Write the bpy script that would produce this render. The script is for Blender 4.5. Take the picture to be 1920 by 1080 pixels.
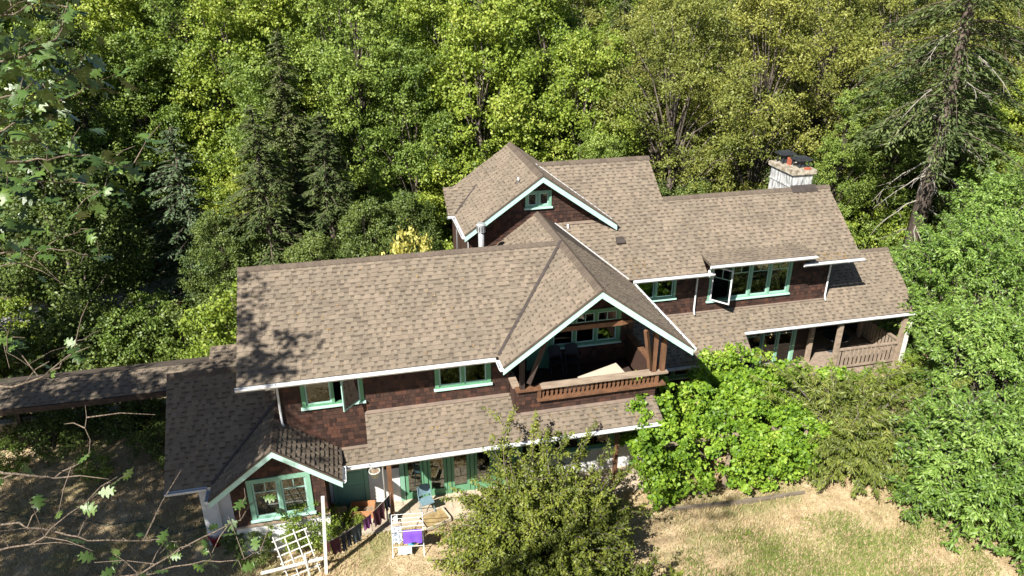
import bpy, math, random
import numpy as np
from mathutils import Vector, Matrix
for o in list(bpy.data.objects): bpy.data.objects.remove(o)
S = bpy.context.scene; COL = S.collection
random.seed(7); RNG = np.random.default_rng(7)
# ------------------------------------------------------------------ camera, sky, sun
CX, CY, CZ, YAW, PIT, ROL, FPX = 3.404, -17.738, 15.747, 13.123, 24.546, -.033, 1362.3
_a, _b, _c = map(math.radians, (YAW, PIT, ROL))
CF = Vector((math.sin(_a)*math.cos(_b), math.cos(_a)*math.cos(_b), -math.sin(_b)))
CR = CF.cross(Vector((0, 0, 1))).normalized(); CU = CR.cross(CF)
CR, CU = CR*math.cos(_c)+CU*math.sin(_c), CU*math.cos(_c)-CR*math.sin(_c)
CP = Vector((CX, CY, CZ))
cam_d = bpy.data.cameras.new('camera'); cam = bpy.data.objects.new('camera', cam_d); COL.objects.link(cam)
cam.matrix_world = Matrix(((CR.x, CU.x, -CF.x, CX), (CR.y, CU.y, -CF.y, CY), (CR.z, CU.z, -CF.z, CZ), (0, 0, 0, 1)))
cam_d.sensor_width = 36; cam_d.lens = 36*FPX/1920; cam_d.clip_start = .1; cam_d.clip_end = 3000
S.camera = cam
SUN_EL, SUN_AZ = math.radians(42), math.radians(47)          # azimuth from -Y towards -X
SD = Vector((-math.sin(SUN_AZ)*math.cos(SUN_EL), -math.cos(SUN_AZ)*math.cos(SUN_EL), math.sin(SUN_EL)))
W = bpy.data.worlds.new('World'); S.world = W; W.use_nodes = True
nt = W.node_tree; bg = nt.nodes['Background']; sky = nt.nodes.new('ShaderNodeTexSky')
sky.sky_type = 'NISHITA'; sky.sun_disc = False; sky.air_density = .75; sky.dust_density = .3; sky.sun_elevation = SUN_EL; sky.sun_rotation = math.pi+SUN_AZ
nt.links.new(sky.outputs[0], bg.inputs[0]); bg.inputs[1].default_value = .05
sl = bpy.data.lights.new('sun', 'SUN'); sl.energy = 5.0; sl.angle = math.radians(.53); sl.color = (1, .955, .87)
so = bpy.data.objects.new('sun', sl); COL.objects.link(so); so.rotation_euler = SD.to_track_quat('Z', 'Y').to_euler(); so.location = SD*60
S.view_settings.view_transform = 'Standard'; S.view_settings.look = 'None'; S.view_settings.exposure = 1.25; S.view_settings.gamma = 1

def at(px, py, X=None, Y=None, Z=None, D=None):
    v = CF*FPX+CR*(px-960)-CU*(py-540)
    if D is not None: return CP+v.normalized()*D
    t = (X-CX)/v.x if X is not None else (Y-CY)/v.y if Y is not None else (Z-CZ)/v.z
    return CP+v*t
def proj(p):
    v = Vector(p)-CP; z = v.dot(CF)
    return (960+FPX*v.dot(CR)/z, 540-FPX*v.dot(CU)/z, z)

# ------------------------------------------------------------------ materials
def _n(nt, t, **k):
    n = nt.nodes.new(t)
    for a, b in k.items(): setattr(n, a, b)
    return n
def mat(name, col, col2=None, rough=.8, scale=6, bump=0, bscale=40, rnd=None, rcols=None, metal=0, stretch=None, spec=.3, coord='Object', detail=5, macro=0):
    """procedural paint/wood/stone: noise mix of two colours, optional random tint per object or per mesh island"""
    m = bpy.data.materials.new(name); m.use_nodes = True; nt = m.node_tree; L = nt.links
    b = nt.nodes['Principled BSDF']; b.inputs['Roughness'].default_value = rough; b.inputs['Metallic'].default_value = metal
    b.inputs['Specular IOR Level'].default_value = spec
    tc = _n(nt, 'ShaderNodeTexCoord'); vec = tc.outputs[coord]
    if stretch:
        mp = _n(nt, 'ShaderNodeMapping'); mp.inputs['Scale'].default_value = stretch; L.new(vec, mp.inputs[0]); vec = mp.outputs[0]
    nz = _n(nt, 'ShaderNodeTexNoise'); nz.inputs['Scale'].default_value = scale; nz.inputs['Detail'].default_value = detail; L.new(vec, nz.inputs['Vector'])
    cr = _n(nt, 'ShaderNodeValToRGB'); cr.color_ramp.elements[0].position = .35; cr.color_ramp.elements[1].position = .68
    c2 = col2 or tuple(x*.72 for x in col)
    cr.color_ramp.elements[0].color = (*col, 1); cr.color_ramp.elements[1].color = (*c2, 1)
    L.new(nz.outputs['Fac'], cr.inputs[0]); out = cr.outputs[0]
    if rnd:
        if rnd == 'island': r = _n(nt, 'ShaderNodeNewGeometry').outputs['Random Per Island']
        else: r = _n(nt, 'ShaderNodeObjectInfo').outputs['Random']
        rr = _n(nt, 'ShaderNodeValToRGB'); rr.color_ramp.interpolation = 'LINEAR'
        e = rr.color_ramp.elements; rc = rcols
        e[0].color = (*rc[0], 1); e[1].color = (*rc[-1], 1)
        for i in range(1, len(rc)-1):
            x = e.new(i/(len(rc)-1)); x.color = (*rc[i], 1)
        L.new(r, rr.inputs[0])
        mx = _n(nt, 'ShaderNodeMix', data_type='RGBA', blend_type='MULTIPLY'); mx.inputs[0].default_value = 1
        L.new(out, mx.inputs[6]); L.new(rr.outputs[0], mx.inputs[7]); out = mx.outputs[2]
    if macro:                                     # broad weathering: faint runs and patches over the whole surface
        n3 = _n(nt, 'ShaderNodeTexNoise'); n3.inputs['Scale'].default_value = macro; n3.inputs['Detail'].default_value = 6; n3.inputs['Roughness'].default_value = .7; g3 = _n(nt, 'ShaderNodeNewGeometry'); L.new(g3.outputs['Position'], n3.inputs['Vector'])
        r3 = _n(nt, 'ShaderNodeValToRGB'); r3.color_ramp.elements[0].position = .32; r3.color_ramp.elements[1].position = .66; r3.color_ramp.elements[0].color = (.80, .81, .80, 1); r3.color_ramp.elements[1].color = (1.08, 1.06, 1.04, 1); L.new(n3.outputs['Fac'], r3.inputs[0])
        m3 = _n(nt, 'ShaderNodeMix', data_type='RGBA', blend_type='MULTIPLY'); m3.inputs[0].default_value = 1; L.new(out, m3.inputs[6]); L.new(r3.outputs[0], m3.inputs[7]); out = m3.outputs[2]
    L.new(out, b.inputs['Base Color'])
    if bump:
        n2 = _n(nt, 'ShaderNodeTexNoise'); n2.inputs['Scale'].default_value = bscale; n2.inputs['Detail'].default_value = 4; L.new(vec, n2.inputs['Vector'])
        bp = _n(nt, 'ShaderNodeBump'); bp.inputs['Strength'].default_value = bump; bp.inputs['Distance'].default_value = .03
        L.new(n2.outputs['Fac'], bp.inputs['Height']); L.new(bp.outputs[0], b.inputs['Normal'])
    return m
def leaf_mat(name, cols, trans=.35, rough=.5, spec=.35, tint=((.75, .8, .7), (1.15, 1.1, 1.0)), pscale=.35):
    """foliage: colour ramp by random leaf, tinted per plant and by soft patches in the crown; part of the light passes through"""
    m = bpy.data.materials.new(name); m.use_nodes = True; nt = m.node_tree; L = nt.links
    b = nt.nodes['Principled BSDF']; b.inputs['Roughness'].default_value = rough; b.inputs['Specular IOR Level'].default_value = spec
    r = _n(nt, 'ShaderNodeNewGeometry').outputs['Random Per Island']
    rr = _n(nt, 'ShaderNodeValToRGB'); e = rr.color_ramp.elements
    e[0].color = (*cols[0], 1); e[1].color = (*cols[-1], 1)
    for i in range(1, len(cols)-1): x = e.new(i/(len(cols)-1)); x.color = (*cols[i], 1)
    tc = _n(nt, 'ShaderNodeTexCoord'); nz = _n(nt, 'ShaderNodeTexNoise'); nz.inputs['Scale'].default_value = pscale; nz.inputs['Detail'].default_value = 3
    L.new(tc.outputs['Object'], nz.inputs['Vector'])
    ad = _n(nt, 'ShaderNodeMath', operation='MULTIPLY_ADD'); ad.inputs[1].default_value = .55; L.new(r, ad.inputs[0])
    sb = _n(nt, 'ShaderNodeMath', operation='MULTIPLY_ADD'); sb.inputs[1].default_value = 1.3; sb.inputs[2].default_value = -.42; L.new(nz.outputs['Fac'], sb.inputs[0])
    L.new(sb.outputs[0], ad.inputs[2]); L.new(ad.outputs[0], rr.inputs[0])
    oi = _n(nt, 'ShaderNodeObjectInfo'); t2 = _n(nt, 'ShaderNodeMix', data_type='RGBA'); L.new(oi.outputs['Random'], t2.inputs[0])
    t2.inputs[6].default_value = (*tint[0], 1); t2.inputs[7].default_value = (*tint[1], 1)
    mx = _n(nt, 'ShaderNodeMix', data_type='RGBA', blend_type='MULTIPLY'); mx.inputs[0].default_value = 1
    L.new(rr.outputs[0], mx.inputs[6]); L.new(t2.outputs[2], mx.inputs[7]); L.new(mx.outputs[2], b.inputs['Base Color'])
    tr = _n(nt, 'ShaderNodeBsdfTranslucent'); g = _n(nt, 'ShaderNodeMix', data_type='RGBA', blend_type='MULTIPLY'); g.inputs[0].default_value = 1
    g.inputs[7].default_value = (1.12, 1.12, .6, 1); L.new(mx.outputs[2], g.inputs[6]); L.new(g.outputs[2], tr.inputs[0])
    ms = _n(nt, 'ShaderNodeMixShader'); ms.inputs[0].default_value = trans
    L.new(b.outputs[0], ms.inputs[1]); L.new(tr.outputs[0], ms.inputs[2]); L.new(ms.outputs[0], nt.nodes['Material Output'].inputs[0])
    return m
def glass_mat():
    m = bpy.data.materials.new('window_glass'); m.use_nodes = True; nt = m.node_tree; L = nt.links; nt.nodes.remove(nt.nodes['Principled BSDF'])
    t = _n(nt, 'ShaderNodeBsdfTransparent'); t.inputs[0].default_value = (.72, .76, .74, 1)
    g = _n(nt, 'ShaderNodeBsdfGlossy'); g.inputs['Roughness'].default_value = .02
    nz = _n(nt, 'ShaderNodeTexNoise'); nz.inputs['Scale'].default_value = 1.2; bp = _n(nt, 'ShaderNodeBump'); bp.inputs['Strength'].default_value = .06; bp.inputs['Distance'].default_value = .05
    L.new(nz.outputs['Fac'], bp.inputs['Height']); L.new(bp.outputs[0], g.inputs['Normal'])
    fr = _n(nt, 'ShaderNodeFresnel'); fr.inputs[0].default_value = 1.52
    ml = _n(nt, 'ShaderNodeMath', operation='MULTIPLY'); ml.inputs[1].default_value = 1.8; ml.use_clamp = True; L.new(fr.outputs[0], ml.inputs[0])
    ms = _n(nt, 'ShaderNodeMixShader'); L.new(ml.outputs[0], ms.inputs[0]); L.new(t.outputs[0], ms.inputs[1]); L.new(g.outputs[0], ms.inputs[2])
    L.new(ms.outputs[0], nt.nodes['Material Output'].inputs[0]); return m
RC = [(.82, .80, .80), (.93, .92, .92), (1.0, 1.0, 1.0), (1.03, 1.02, 1.01), (1.08, 1.07, 1.06)]
M = {}
def roofm(n, c, rnd): M[n] = mat(n, c, tuple(x*.86 for x in c), .92, 9, .25, 180, rnd, RC, spec=.15, macro=.8)
roofm('roof_tab', (.218, .179, .138), 'island'); roofm('roof_tab_one', (.218, .179, .138), 'object')
roofm('roof_slot', (.192, .158, .122), 'island'); roofm('roof_band', (.108, .088, .069), 'island')
M['roof_base'] = mat('roof_base', (.09, .07, .055), rough=.95)
M['ridge_cap'] = mat('ridge_cap', (.135, .108, .084), (.10, .08, .064), .92, 14, .3, 160, 'object', RC, spec=.12)
M['flash'] = mat('flashing', (.20, .15, .115), (.14, .11, .09), .55, 5, spec=.4)
M['flash_grey'] = mat('flashing_dark', (.085, .07, .062), rough=.5, metal=.3)
WC = [(.45, .42, .42), (.65, .62, .62), (.9, .86, .84), (1.05, .95, .9), (1.65, 1.3, 1.1)]
M['wsh'] = mat('cedar_shingle', (.068, .036, .026), (.043, .025, .02), .75, 14, .5, 60, 'island', WC, stretch=(6, 6, 1))
M['wsh_one'] = mat('cedar_shingle_one', (.068, .036, .026), (.043, .025, .02), .75, 14, .5, 60, 'object', WC, stretch=(6, 6, 1))
M['wall_base'] = mat('wall_sheathing', (.03, .018, .014))
M['mint'] = mat('mint_paint', (.20, .375, .275), (.165, .325, .235), .5, 3, .06, 50)
M['mint_pale_lit'] = mat('mint_paint_pale_lit', (.43, .64, .56), (.37, .57, .50), .5, 3, .06, 50)  # mint paint with sun glare painted in for barge boards; sills share it
M['green'] = mat('green_paint', (.115, .275, .155), (.09, .23, .13), .5, 3, .05, 50)
M['sash'] = mat('sash_paint', (.33, .52, .45), (.28, .45, .39), .5, 5)
M['white'] = mat('white_paint', (.68, .69, .70), (.55, .56, .57), .45, 3, .05, 30)
M['white_old'] = mat('white_weathered', (.66, .64, .60), (.48, .46, .42), .8, 5, .25, 40)
M['stucco'] = mat('white_stucco', (.66, .66, .65), (.52, .52, .51), .85, 2.2, .3, 70)
M['soffit'] = mat('soffit_board', (.06, .04, .03), (.04, .028, .022), .8, 8, stretch=(1, 8, 8))
M['timber'] = mat('brown_timber', (.17, .085, .045), (.10, .052, .03), .65, 7, .3, 50, stretch=(1, 1, .25))
M['timber_grey'] = mat('weathered_timber', (.33, .255, .19), (.21, .16, .12), .8, 8, .35, 50, stretch=(.25, 1, 1))
M['deck'] = mat('deck_timber', (.30, .235, .18), (.20, .155, .12), .8, 6, .3, 50)
M['dark_timber'] = mat('dark_timber', (.05, .033, .026), (.03, .02, .018), .7, 7, .2, 50)
M['ply'] = mat('plywood', (.50, .44, .35), (.42, .36, .27), .7, 5, .1, 30, stretch=(.3, 2, 2))
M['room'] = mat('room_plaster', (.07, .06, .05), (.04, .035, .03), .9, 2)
M['curtain'] = mat('curtain_cloth', (.26, .29, .33), (.15, .17, .21), .9, 3, .3, 12, stretch=(6, 1, .5))
M['glass'] = glass_mat()
M['conc'] = mat('concrete', (.40, .36, .30), (.28, .25, .20), .9, 7, .5, 40)
M['cap'] = mat('mossy_concrete', (.42, .38, .31), (.13, .10, .06), .95, 6, .5, 30)
M['chim'] = mat('white_chimney', (.56, .56, .55), (.14, .145, .15), .85, 5, .35, 25, stretch=(2, 2, .7))  # dark noise patches hold painted leaf shadow as well as soot and lichen
M['black_metal'] = mat('black_metal', (.035, .04, .045), (.07, .075, .085), .4, 10, metal=.4)
M['clay'] = mat('clay_pot', (.36, .10, .055), (.24, .07, .04), .8, 8)
M['galv'] = mat('galvanised', (.55, .56, .56), (.44, .46, .46), .4, 12, metal=.5)
M['blue_metal'] = mat('blue_grey_enamel', (.16, .25, .29), (.13, .21, .25), .4, 8, spec=.5)
M['dark_seat'] = mat('charcoal_plastic', (.02, .02, .024), rough=.5)
M['pot'] = mat('pot_plastic', (.5, .53, .48), (.4, .43, .38), .6)
M['soil'] = mat('dry_soil', (.30, .22, .15), (.18, .13, .09), .95, 20, .6, 60)
M['purple'] = mat('purple_cloth', (.15, .07, .42), (.12, .05, .34), .9, 4, .3, 20)
M['maroon'] = mat('maroon_cloth', (.075, .022, .035), (.05, .015, .025), .9, 4, .3, 20)
M['plum'] = mat('plum_cloth', (.18, .05, .18), (.13, .04, .13), .9, 4, .3, 20)
M['navy'] = mat('navy_cloth', (.02, .023, .035), rough=.9, bump=.3, bscale=20)
M['slate'] = mat('slate_cloth', (.065, .08, .09), (.045, .058, .066), .9, 4, .3, 20)
M['pink'] = mat('pink_cloth', (.5, .2, .22), (.4, .15, .17), .9)
M['paleg'] = mat('pale_cloth', (.42, .48, .42), (.32, .37, .33), .9, 30, .2, 20)
M['cyan'] = mat('cyan_cloth', (.07, .36, .5), (.05, .28, .4), .9)
M['print'] = mat('printed_cloth', (.6, .65, .68), (.03, .05, .1), .9, 18)
M['orange'] = mat('orange_plastic', (.5, .075, .02), (.4, .06, .02), .4)
M['red'] = mat('red_plastic', (.30, .02, .035), (.24, .015, .03), .45)
M['rope'] = mat('rope', (.5, .47, .40), rough=.9)
M['bark'] = mat('bark', (.17, .14, .115), (.07, .056, .046), .95, 8, .8, 14, stretch=(1, 1, .22))
M['bark_fir'] = mat('fir_bark', (.15, .118, .096), (.065, .048, .04), .95, 9, 1., 10, stretch=(1, 1, .2))
M['twig'] = mat('pale_twig', (.20, .155, .115), (.10, .08, .06), .9, 14, .8, 60)
M['deadwood'] = mat('dead_wood', (.34, .31, .27), (.22, .2, .17), .95, 8, .5, 30)
M['bed_edge'] = mat('weathered_sleeper', (.20, .165, .125), (.11, .09, .07), .9, 9, .5, 40, stretch=(.2, 1, 1))
LM = {
 'maple': leaf_mat('maple_leaves', [(0.07, 0.115, 0.018), (0.16, 0.235, 0.034), (0.28, 0.355, 0.056), (0.48, 0.52, 0.13)]),
 'lime': leaf_mat('yellow_green_leaves', [(0.132, 0.198, 0.022), (0.220, 0.286, 0.033), (0.352, 0.396, 0.066), (0.440, 0.440, 0.110)], tint=((.85, .85, .8), (1.1, 1.05, 1))),
 'ash': leaf_mat('olive_leaves', [(0.078, 0.096, 0.024), (0.155, 0.178, 0.038), (0.25, 0.268, 0.06), (0.38, 0.39, 0.13)], trans=.28),
 'alder': leaf_mat('alder_leaves', [(0.058, 0.1, 0.022), (0.12, 0.185, 0.036), (0.21, 0.29, 0.058), (0.35, 0.43, 0.12)], trans=.3),
 'dark': leaf_mat('dark_leaves', [(0.038, 0.064, 0.018), (0.078, 0.118, 0.03), (0.14, 0.19, 0.046), (0.23, 0.28, 0.085)], trans=.25),
 'fir': leaf_mat('fir_needles', [(0.036, 0.058, 0.024), (0.074, 0.104, 0.036), (0.125, 0.16, 0.056), (0.205, 0.235, 0.095)], trans=.12, rough=.6),
 'spruce': leaf_mat('blue_spruce_needles', [(.032, .058, .03), (.06, .098, .05), (.10, .148, .082), (.16, .21, .13)], trans=.1, rough=.6),
 'vine': leaf_mat('grape_leaves', [(0.05, 0.11, 0.01), (0.12, 0.225, 0.018), (0.22, 0.35, 0.03), (0.42, 0.52, 0.09)], trans=.35, spec=.4, pscale=1.1, tint=((1, 1, 1), (1, 1, 1))),
 'bush': leaf_mat('plum_leaves', [(0.045, 0.06, 0.01), (0.1, 0.13, 0.017), (0.185, 0.215, 0.03), (0.32, 0.33, 0.07)], trans=.33, pscale=.8, tint=((1, 1, 1), (1, 1, 1))),
 'peach': leaf_mat('peach_leaves', [(0.06, 0.085, 0.016), (0.115, 0.15, 0.026), (0.185, 0.225, 0.04), (0.3, 0.29, 0.08)], trans=.3, pscale=.8, tint=((1, 1, 1), (1, 1, 1))),
 'walnut': leaf_mat('walnut_leaves', [(0.046, 0.098, 0.017), (0.11, 0.195, 0.032), (0.195, 0.31, 0.053), (0.37, 0.5, 0.14)], trans=.33, spec=.45, pscale=.5, tint=((1, 1, 1), (1, 1, 1))),
 'oak': leaf_mat('oak_leaves', [(0.042, 0.084, 0.019), (0.072, 0.126, 0.026), (0.120, 0.180, 0.042)], trans=.3, rough=.38, spec=.6),
 'yellow': leaf_mat('golden_leaves', [(0.42, 0.38, 0.09), (0.58, 0.53, 0.16), (0.72, 0.68, 0.3)], trans=.3),
}
def one_leaf_mat():
    m = mat('oak_leaf_blade', (.05, .095, .02), (.085, .13, .035), .36, 8, .15, 30, 'object', [(.5, .55, .45), (.75, .82, .7), (1.0, 1.05, .85), (1.3, 1.25, .9)], spec=.5)
    return m
M['oak_leaf'] = one_leaf_mat()

# ------------------------------------------------------------------ mesh helpers
class MB:
    def __init__(s): s.v = []; s.f = []; s.m = []
    def add(s, vs, fs, mi=0):
        o = len(s.v); s.v += [tuple(v) for v in vs]; s.f += [tuple(i+o for i in f) for f in fs]; s.m += [mi]*len(fs); return s
    def box(s, x0, x1, y0, y1, z0, z1, mi=0):
        return s.add([(x0, y0, z0), (x1, y0, z0), (x1, y1, z0), (x0, y1, z0), (x0, y0, z1), (x1, y0, z1), (x1, y1, z1), (x0, y1, z1)],
                     [(0, 3, 2, 1), (4, 5, 6, 7), (0, 1, 5, 4), (1, 2, 6, 5), (2, 3, 7, 6), (3, 0, 4, 7)], mi)
    def beam(s, p, q, w, h, up=(0, 0, 1), mi=0):
        p, q = Vector(p), Vector(q); d = (q-p).normalized(); a = d.cross(Vector(up))
        if a.length < 1e-4: a = d.cross(Vector((0, 1, 0)))
        a.normalize(); b = a.cross(d)
        vs = [c+a*(i*w/2)+b*(j*h/2) for c in (p, q) for i, j in ((-1, -1), (1, -1), (1, 1), (-1, 1))]
        return s.add(vs, [(0, 1, 2, 3), (7, 6, 5, 4), (0, 4, 5, 1), (1, 5, 6, 2), (2, 6, 7, 3), (3, 7, 4, 0)], mi)
    def tube(s, pts, rad, n=6, cap=True, mi=0):
        pts = [Vector(p) for p in pts]; rad = rad if hasattr(rad, '__len__') else [rad]*len(pts); vs = []; fs = []; a = None
        for i, p in enumerate(pts):
            d = (pts[min(i+1, len(pts)-1)]-pts[max(i-1, 0)])
            d = d.normalized() if d.length > 1e-6 else Vector((0, 0, 1))
            if a is None: a = d.cross(Vector((.31, .11, .94)) if abs(d.z) < .9 else Vector((1, 0, 0)))
            a = (a-d*a.dot(d)); a.normalize(); b = d.cross(a)
            for k in range(n):
                t = 2*math.pi*k/n; vs.append(p+(a*math.cos(t)+b*math.sin(t))*rad[i])
        for i in range(len(pts)-1):
            for k in range(n): fs.append((i*n+k, i*n+(k+1) % n, (i+1)*n+(k+1) % n, (i+1)*n+k))
        if cap: fs += [tuple(range(n-1, -1, -1)), tuple((len(pts)-1)*n+k for k in range(n))]
        return s.add(vs, fs, mi)
    def prism(s, poly, off, mi=0, mside=None):
        n = len(poly); off = Vector(off); vs = [Vector(p) for p in poly]+[Vector(p)+off for p in poly]
        s.add(vs, [tuple(range(n))[::-1], tuple(range(n, 2*n))], mi)
        s.add(vs, [(i, (i+1) % n, n+(i+1) % n, n+i) for i in range(n)], mi if mside is None else mside); return s
    def lathe(s, prof, c=(0, 0, 0), n=14, mi=0):
        vs = []; fs = []
        for r, z in prof:
            for k in range(n): t = 2*math.pi*k/n; vs.append((c[0]+r*math.cos(t), c[1]+r*math.sin(t), c[2]+z))
        for i in range(len(prof)-1):
            for k in range(n): fs.append((i*n+k, i*n+(k+1) % n, (i+1)*n+(k+1) % n, (i+1)*n+k))
        return s.add(vs, fs, mi)
    def mesh(s, name, mats, smooth=False):
        me = bpy.data.meshes.new(name); me.from_pydata(s.v, [], s.f)
        for m in (mats if isinstance(mats, (list, tuple)) else [mats]): me.materials.append(M[m] if isinstance(m, str) else m)
        me.polygons.foreach_set('material_index', s.m)
        if smooth: me.polygons.foreach_set('use_smooth', [True]*len(s.f))
        me.update(); return me
    def build(s, name, mats, parent=None, world=True, smooth=False, **kw): return link(name, s.mesh(name, mats, smooth), parent, world, **kw)
def link(name, me, parent=None, world=True, matrix=None, label=None, cat=None, group=None, kind=None):
    o = bpy.data.objects.new(name, me); COL.objects.link(o)
    if parent:
        o.parent = parent
        if world: o.matrix_parent_inverse = WM[parent.name].inverted()
    if matrix is not None: o.matrix_basis = matrix
    WM[o.name] = (matrix if matrix is not None else Matrix()) if (world or not parent) else WM[parent.name] @ (matrix if matrix is not None else Matrix())
    for k, v in (('label', label), ('category', cat), ('group', group), ('kind', kind)):
        if v: o[k] = v
    return o
WM = {}
def thing(name, label, cat, loc, rz=0, group=None):
    return link(name, None, matrix=Matrix.Translation(loc) @ Matrix.Rotation(rz, 4, 'Z'), label=label, cat=cat, group=group)
def copy_tree(o, matrix, label=None, group=None):
    c = o.copy(); COL.objects.link(c); c.matrix_basis = matrix; WM[c.name] = matrix
    if label: c['label'] = label
    if group: c['group'] = group
    for ch in o.children:
        d = ch.copy(); COL.objects.link(d); d.parent = c
        for g in ch.children: e = g.copy(); COL.objects.link(e); e.parent = d
    return c
def clip(poly, conv):
    """Sutherland-Hodgman: polygon against a convex CCW polygon (2-D)"""
    out = poly
    for i in range(len(conv)):
        ax, ay = conv[i]; bx, by = conv[(i+1) % len(conv)]; inp = out; out = []
        if not inp: return []
        sd = [(bx-ax)*(y-ay)-(by-ay)*(x-ax) for x, y in inp]
        for k in range(len(inp)):
            j = (k+1) % len(inp)
            if sd[k] >= -1e-9: out.append(inp[k])
            if (sd[k] > 1e-9 and sd[j] < -1e-9) or (sd[k] < -1e-9 and sd[j] > 1e-9):
                t = sd[k]/(sd[k]-sd[j]); out.append((inp[k][0]+t*(inp[j][0]-inp[k][0]), inp[k][1]+t*(inp[j][1]-inp[k][1])))
    return out
def area2(p): return .5*sum(p[i][0]*p[(i+1) % len(p)][1]-p[(i+1) % len(p)][0]*p[i][1] for i in range(len(p)))

# ------------------------------------------------------------------ the setting
GZ = -.2
def ground_mat():
    m = bpy.data.materials.new('dry_lawn'); m.use_nodes = True; nt = m.node_tree; L = nt.links; b = nt.nodes['Principled BSDF']
    b.inputs['Roughness'].default_value = .95; b.inputs['Specular IOR Level'].default_value = .1
    tc = _n(nt, 'ShaderNodeTexCoord')
    def noise(sc, d=5, st=None):
        n = _n(nt, 'ShaderNodeTexNoise'); n.inputs['Scale'].default_value = sc; n.inputs['Detail'].default_value = d; n.inputs['Roughness'].default_value = .65; L.new(tc.outputs['Object'], n.inputs['Vector']); return n.outputs['Fac']
    def ramp(f, stops):
        r = _n(nt, 'ShaderNodeValToRGB'); e = r.color_ramp.elements; e[0].position, e[1].position = stops[0][0], stops[-1][0]
        e[0].color = (*stops[0][1], 1); e[1].color = (*stops[-1][1], 1)
        for p, c in stops[1:-1]: x = e.new(p); x.color = (*c, 1)
        L.new(f, r.inputs[0]); return r.outputs[0]
    def mix(f, a, c, mode='MIX'):
        x = _n(nt, 'ShaderNodeMix', data_type='RGBA', blend_type=mode)
        L.new(f, x.inputs[0]) if not isinstance(f, float) else setattr(x.inputs[0], 'default_value', f)
        L.new(a, x.inputs[6]); L.new(c, x.inputs[7]); return x.outputs[2]
    straw = ramp(noise(3.2, 8), [(.3, (.28, .20, .115)), (.5, (.45, .345, .21)), (.7, (.56, .45, .29))])
    green = ramp(noise(7), [(.3, (.10, .13, .035)), (.7, (.22, .24, .075))])
    f1 = ramp(noise(.42, 4), [(.50, (0, 0, 0)), (.66, (.75, .75, .75))])
    soil = ramp(noise(2.2, 7), [(.3, (.05, .038, .025)), (.7, (.13, .095, .06))])
    c = mix(f1, straw, green); fine = ramp(noise(45, 3), [(.3, (.72, .72, .72)), (.7, (1.12, 1.12, 1.12))]); c = mix(1., c, fine, 'MULTIPLY')
    sp = _n(nt, 'ShaderNodeSeparateXYZ'); L.new(tc.outputs['Object'], sp.inputs[0])
    mr = _n(nt, 'ShaderNodeMapRange'); mr.inputs[1].default_value = 7.5; mr.inputs[2].default_value = 12; L.new(sp.outputs['Y'], mr.inputs[0])
    floor = mix(ramp(noise(.9, 5), [(.45, (0, 0, 0)), (.62, (1, 1, 1))]), soil, green)
    L.new(mix(mr.outputs[0], c, floor), b.inputs['Base Color'])
    bp = _n(nt, 'ShaderNodeBump'); bp.inputs['Strength'].default_value = .9; bp.inputs['Distance'].default_value = .05; L.new(noise(14, 8), bp.inputs['Height']); L.new(bp.outputs[0], b.inputs['Normal'])
    return m
M['ground'] = ground_mat()
def hgt(x, y):                                   # gentle lumps, flat under the house
    return GZ+.05*math.sin(x*.9+1.3)*math.sin(y*.8)*(1 if y < -.6 else 0)
xs = sorted(set([-900, -300, -120, -60]+[-30+i*.8 for i in range(96)]+[60, 120, 300, 900]))
ys = sorted(set([-300, -100, -50, -30]+[-20+i*.8 for i in range(56)]+[40, 80, 160, 400, 1200]))
g = MB(); g.v = [(x, y, hgt(x, y)) for y in ys for x in xs]; nx = len(xs)
g.f = [(j*nx+i, j*nx+i+1, (j+1)*nx+i+1, (j+1)*nx+i) for j in range(len(ys)-1) for i in range(nx-1)]; g.m = [0]*len(g.f)
g.build('ground', 'ground', kind='structure', smooth=True)
# patio of flagstones along the front wall
pb = MB(); pb.box(1.98, 12.6, -.25, 1.3, GZ-.1, GZ+.045)
patio = pb.build('patio', M['conc'], kind='structure')
y = -.22; r_ = random.Random(3)
while y < 1.18:
    x = 2.02; dy = min(.48, 1.2-y)
    while x < 12.5:
        dx = r_.uniform(.5, .95); x1 = min(x+dx, 12.56); mb = MB(); e = .012
        mb.prism([(x+e+r_.uniform(0, .02), y+e, GZ+.02), (x1-e, y+e+r_.uniform(0, .02), GZ+.02), (x1-e-r_.uniform(0, .02), y+dy-e, GZ+.02), (x+e, y+dy-e-r_.uniform(0, .02), GZ+.02)], (0, 0, .045+r_.uniform(0, .012)))
        mb.build('flagstone', 'flag' if 'flag' in M else M.setdefault('flag', mat('flagstone', (.46, .38, .29), (.33, .27, .2), .9, 5, .4, 30, 'object', [(.75, .75, .75), (1, 1, 1), (1.15, 1.1, 1.05)])), patio); x = x1
    y += dy
# gravel drive beyond the house
M['gravel'] = mat('grey_gravel', (.30, .29, .28), (.20, .19, .18), .95, 9, .5, 50)
rd = MB(); cl = [(-40, 14.5), (-22, 16.5), (-13, 18), (-8, 19.6), (-3, 22), (3, 26), (14, 34)]
for i in range(len(cl)-1):
    (x0, y0), (x1, y1) = cl[i], cl[i+1]; n0 = Vector((-(y1-y0), x1-x0)).normalized()*1.5
    rd.add([(x0-n0.x, y0-n0.y, GZ+.012), (x1-n0.x, y1-n0.y, GZ+.012), (x1+n0.x, y1+n0.y, GZ+.012), (x0+n0.x, y0+n0.y, GZ+.012)], [(0, 1, 2, 3)])
rd.build('gravel_road', 'gravel', kind='structure')

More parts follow.
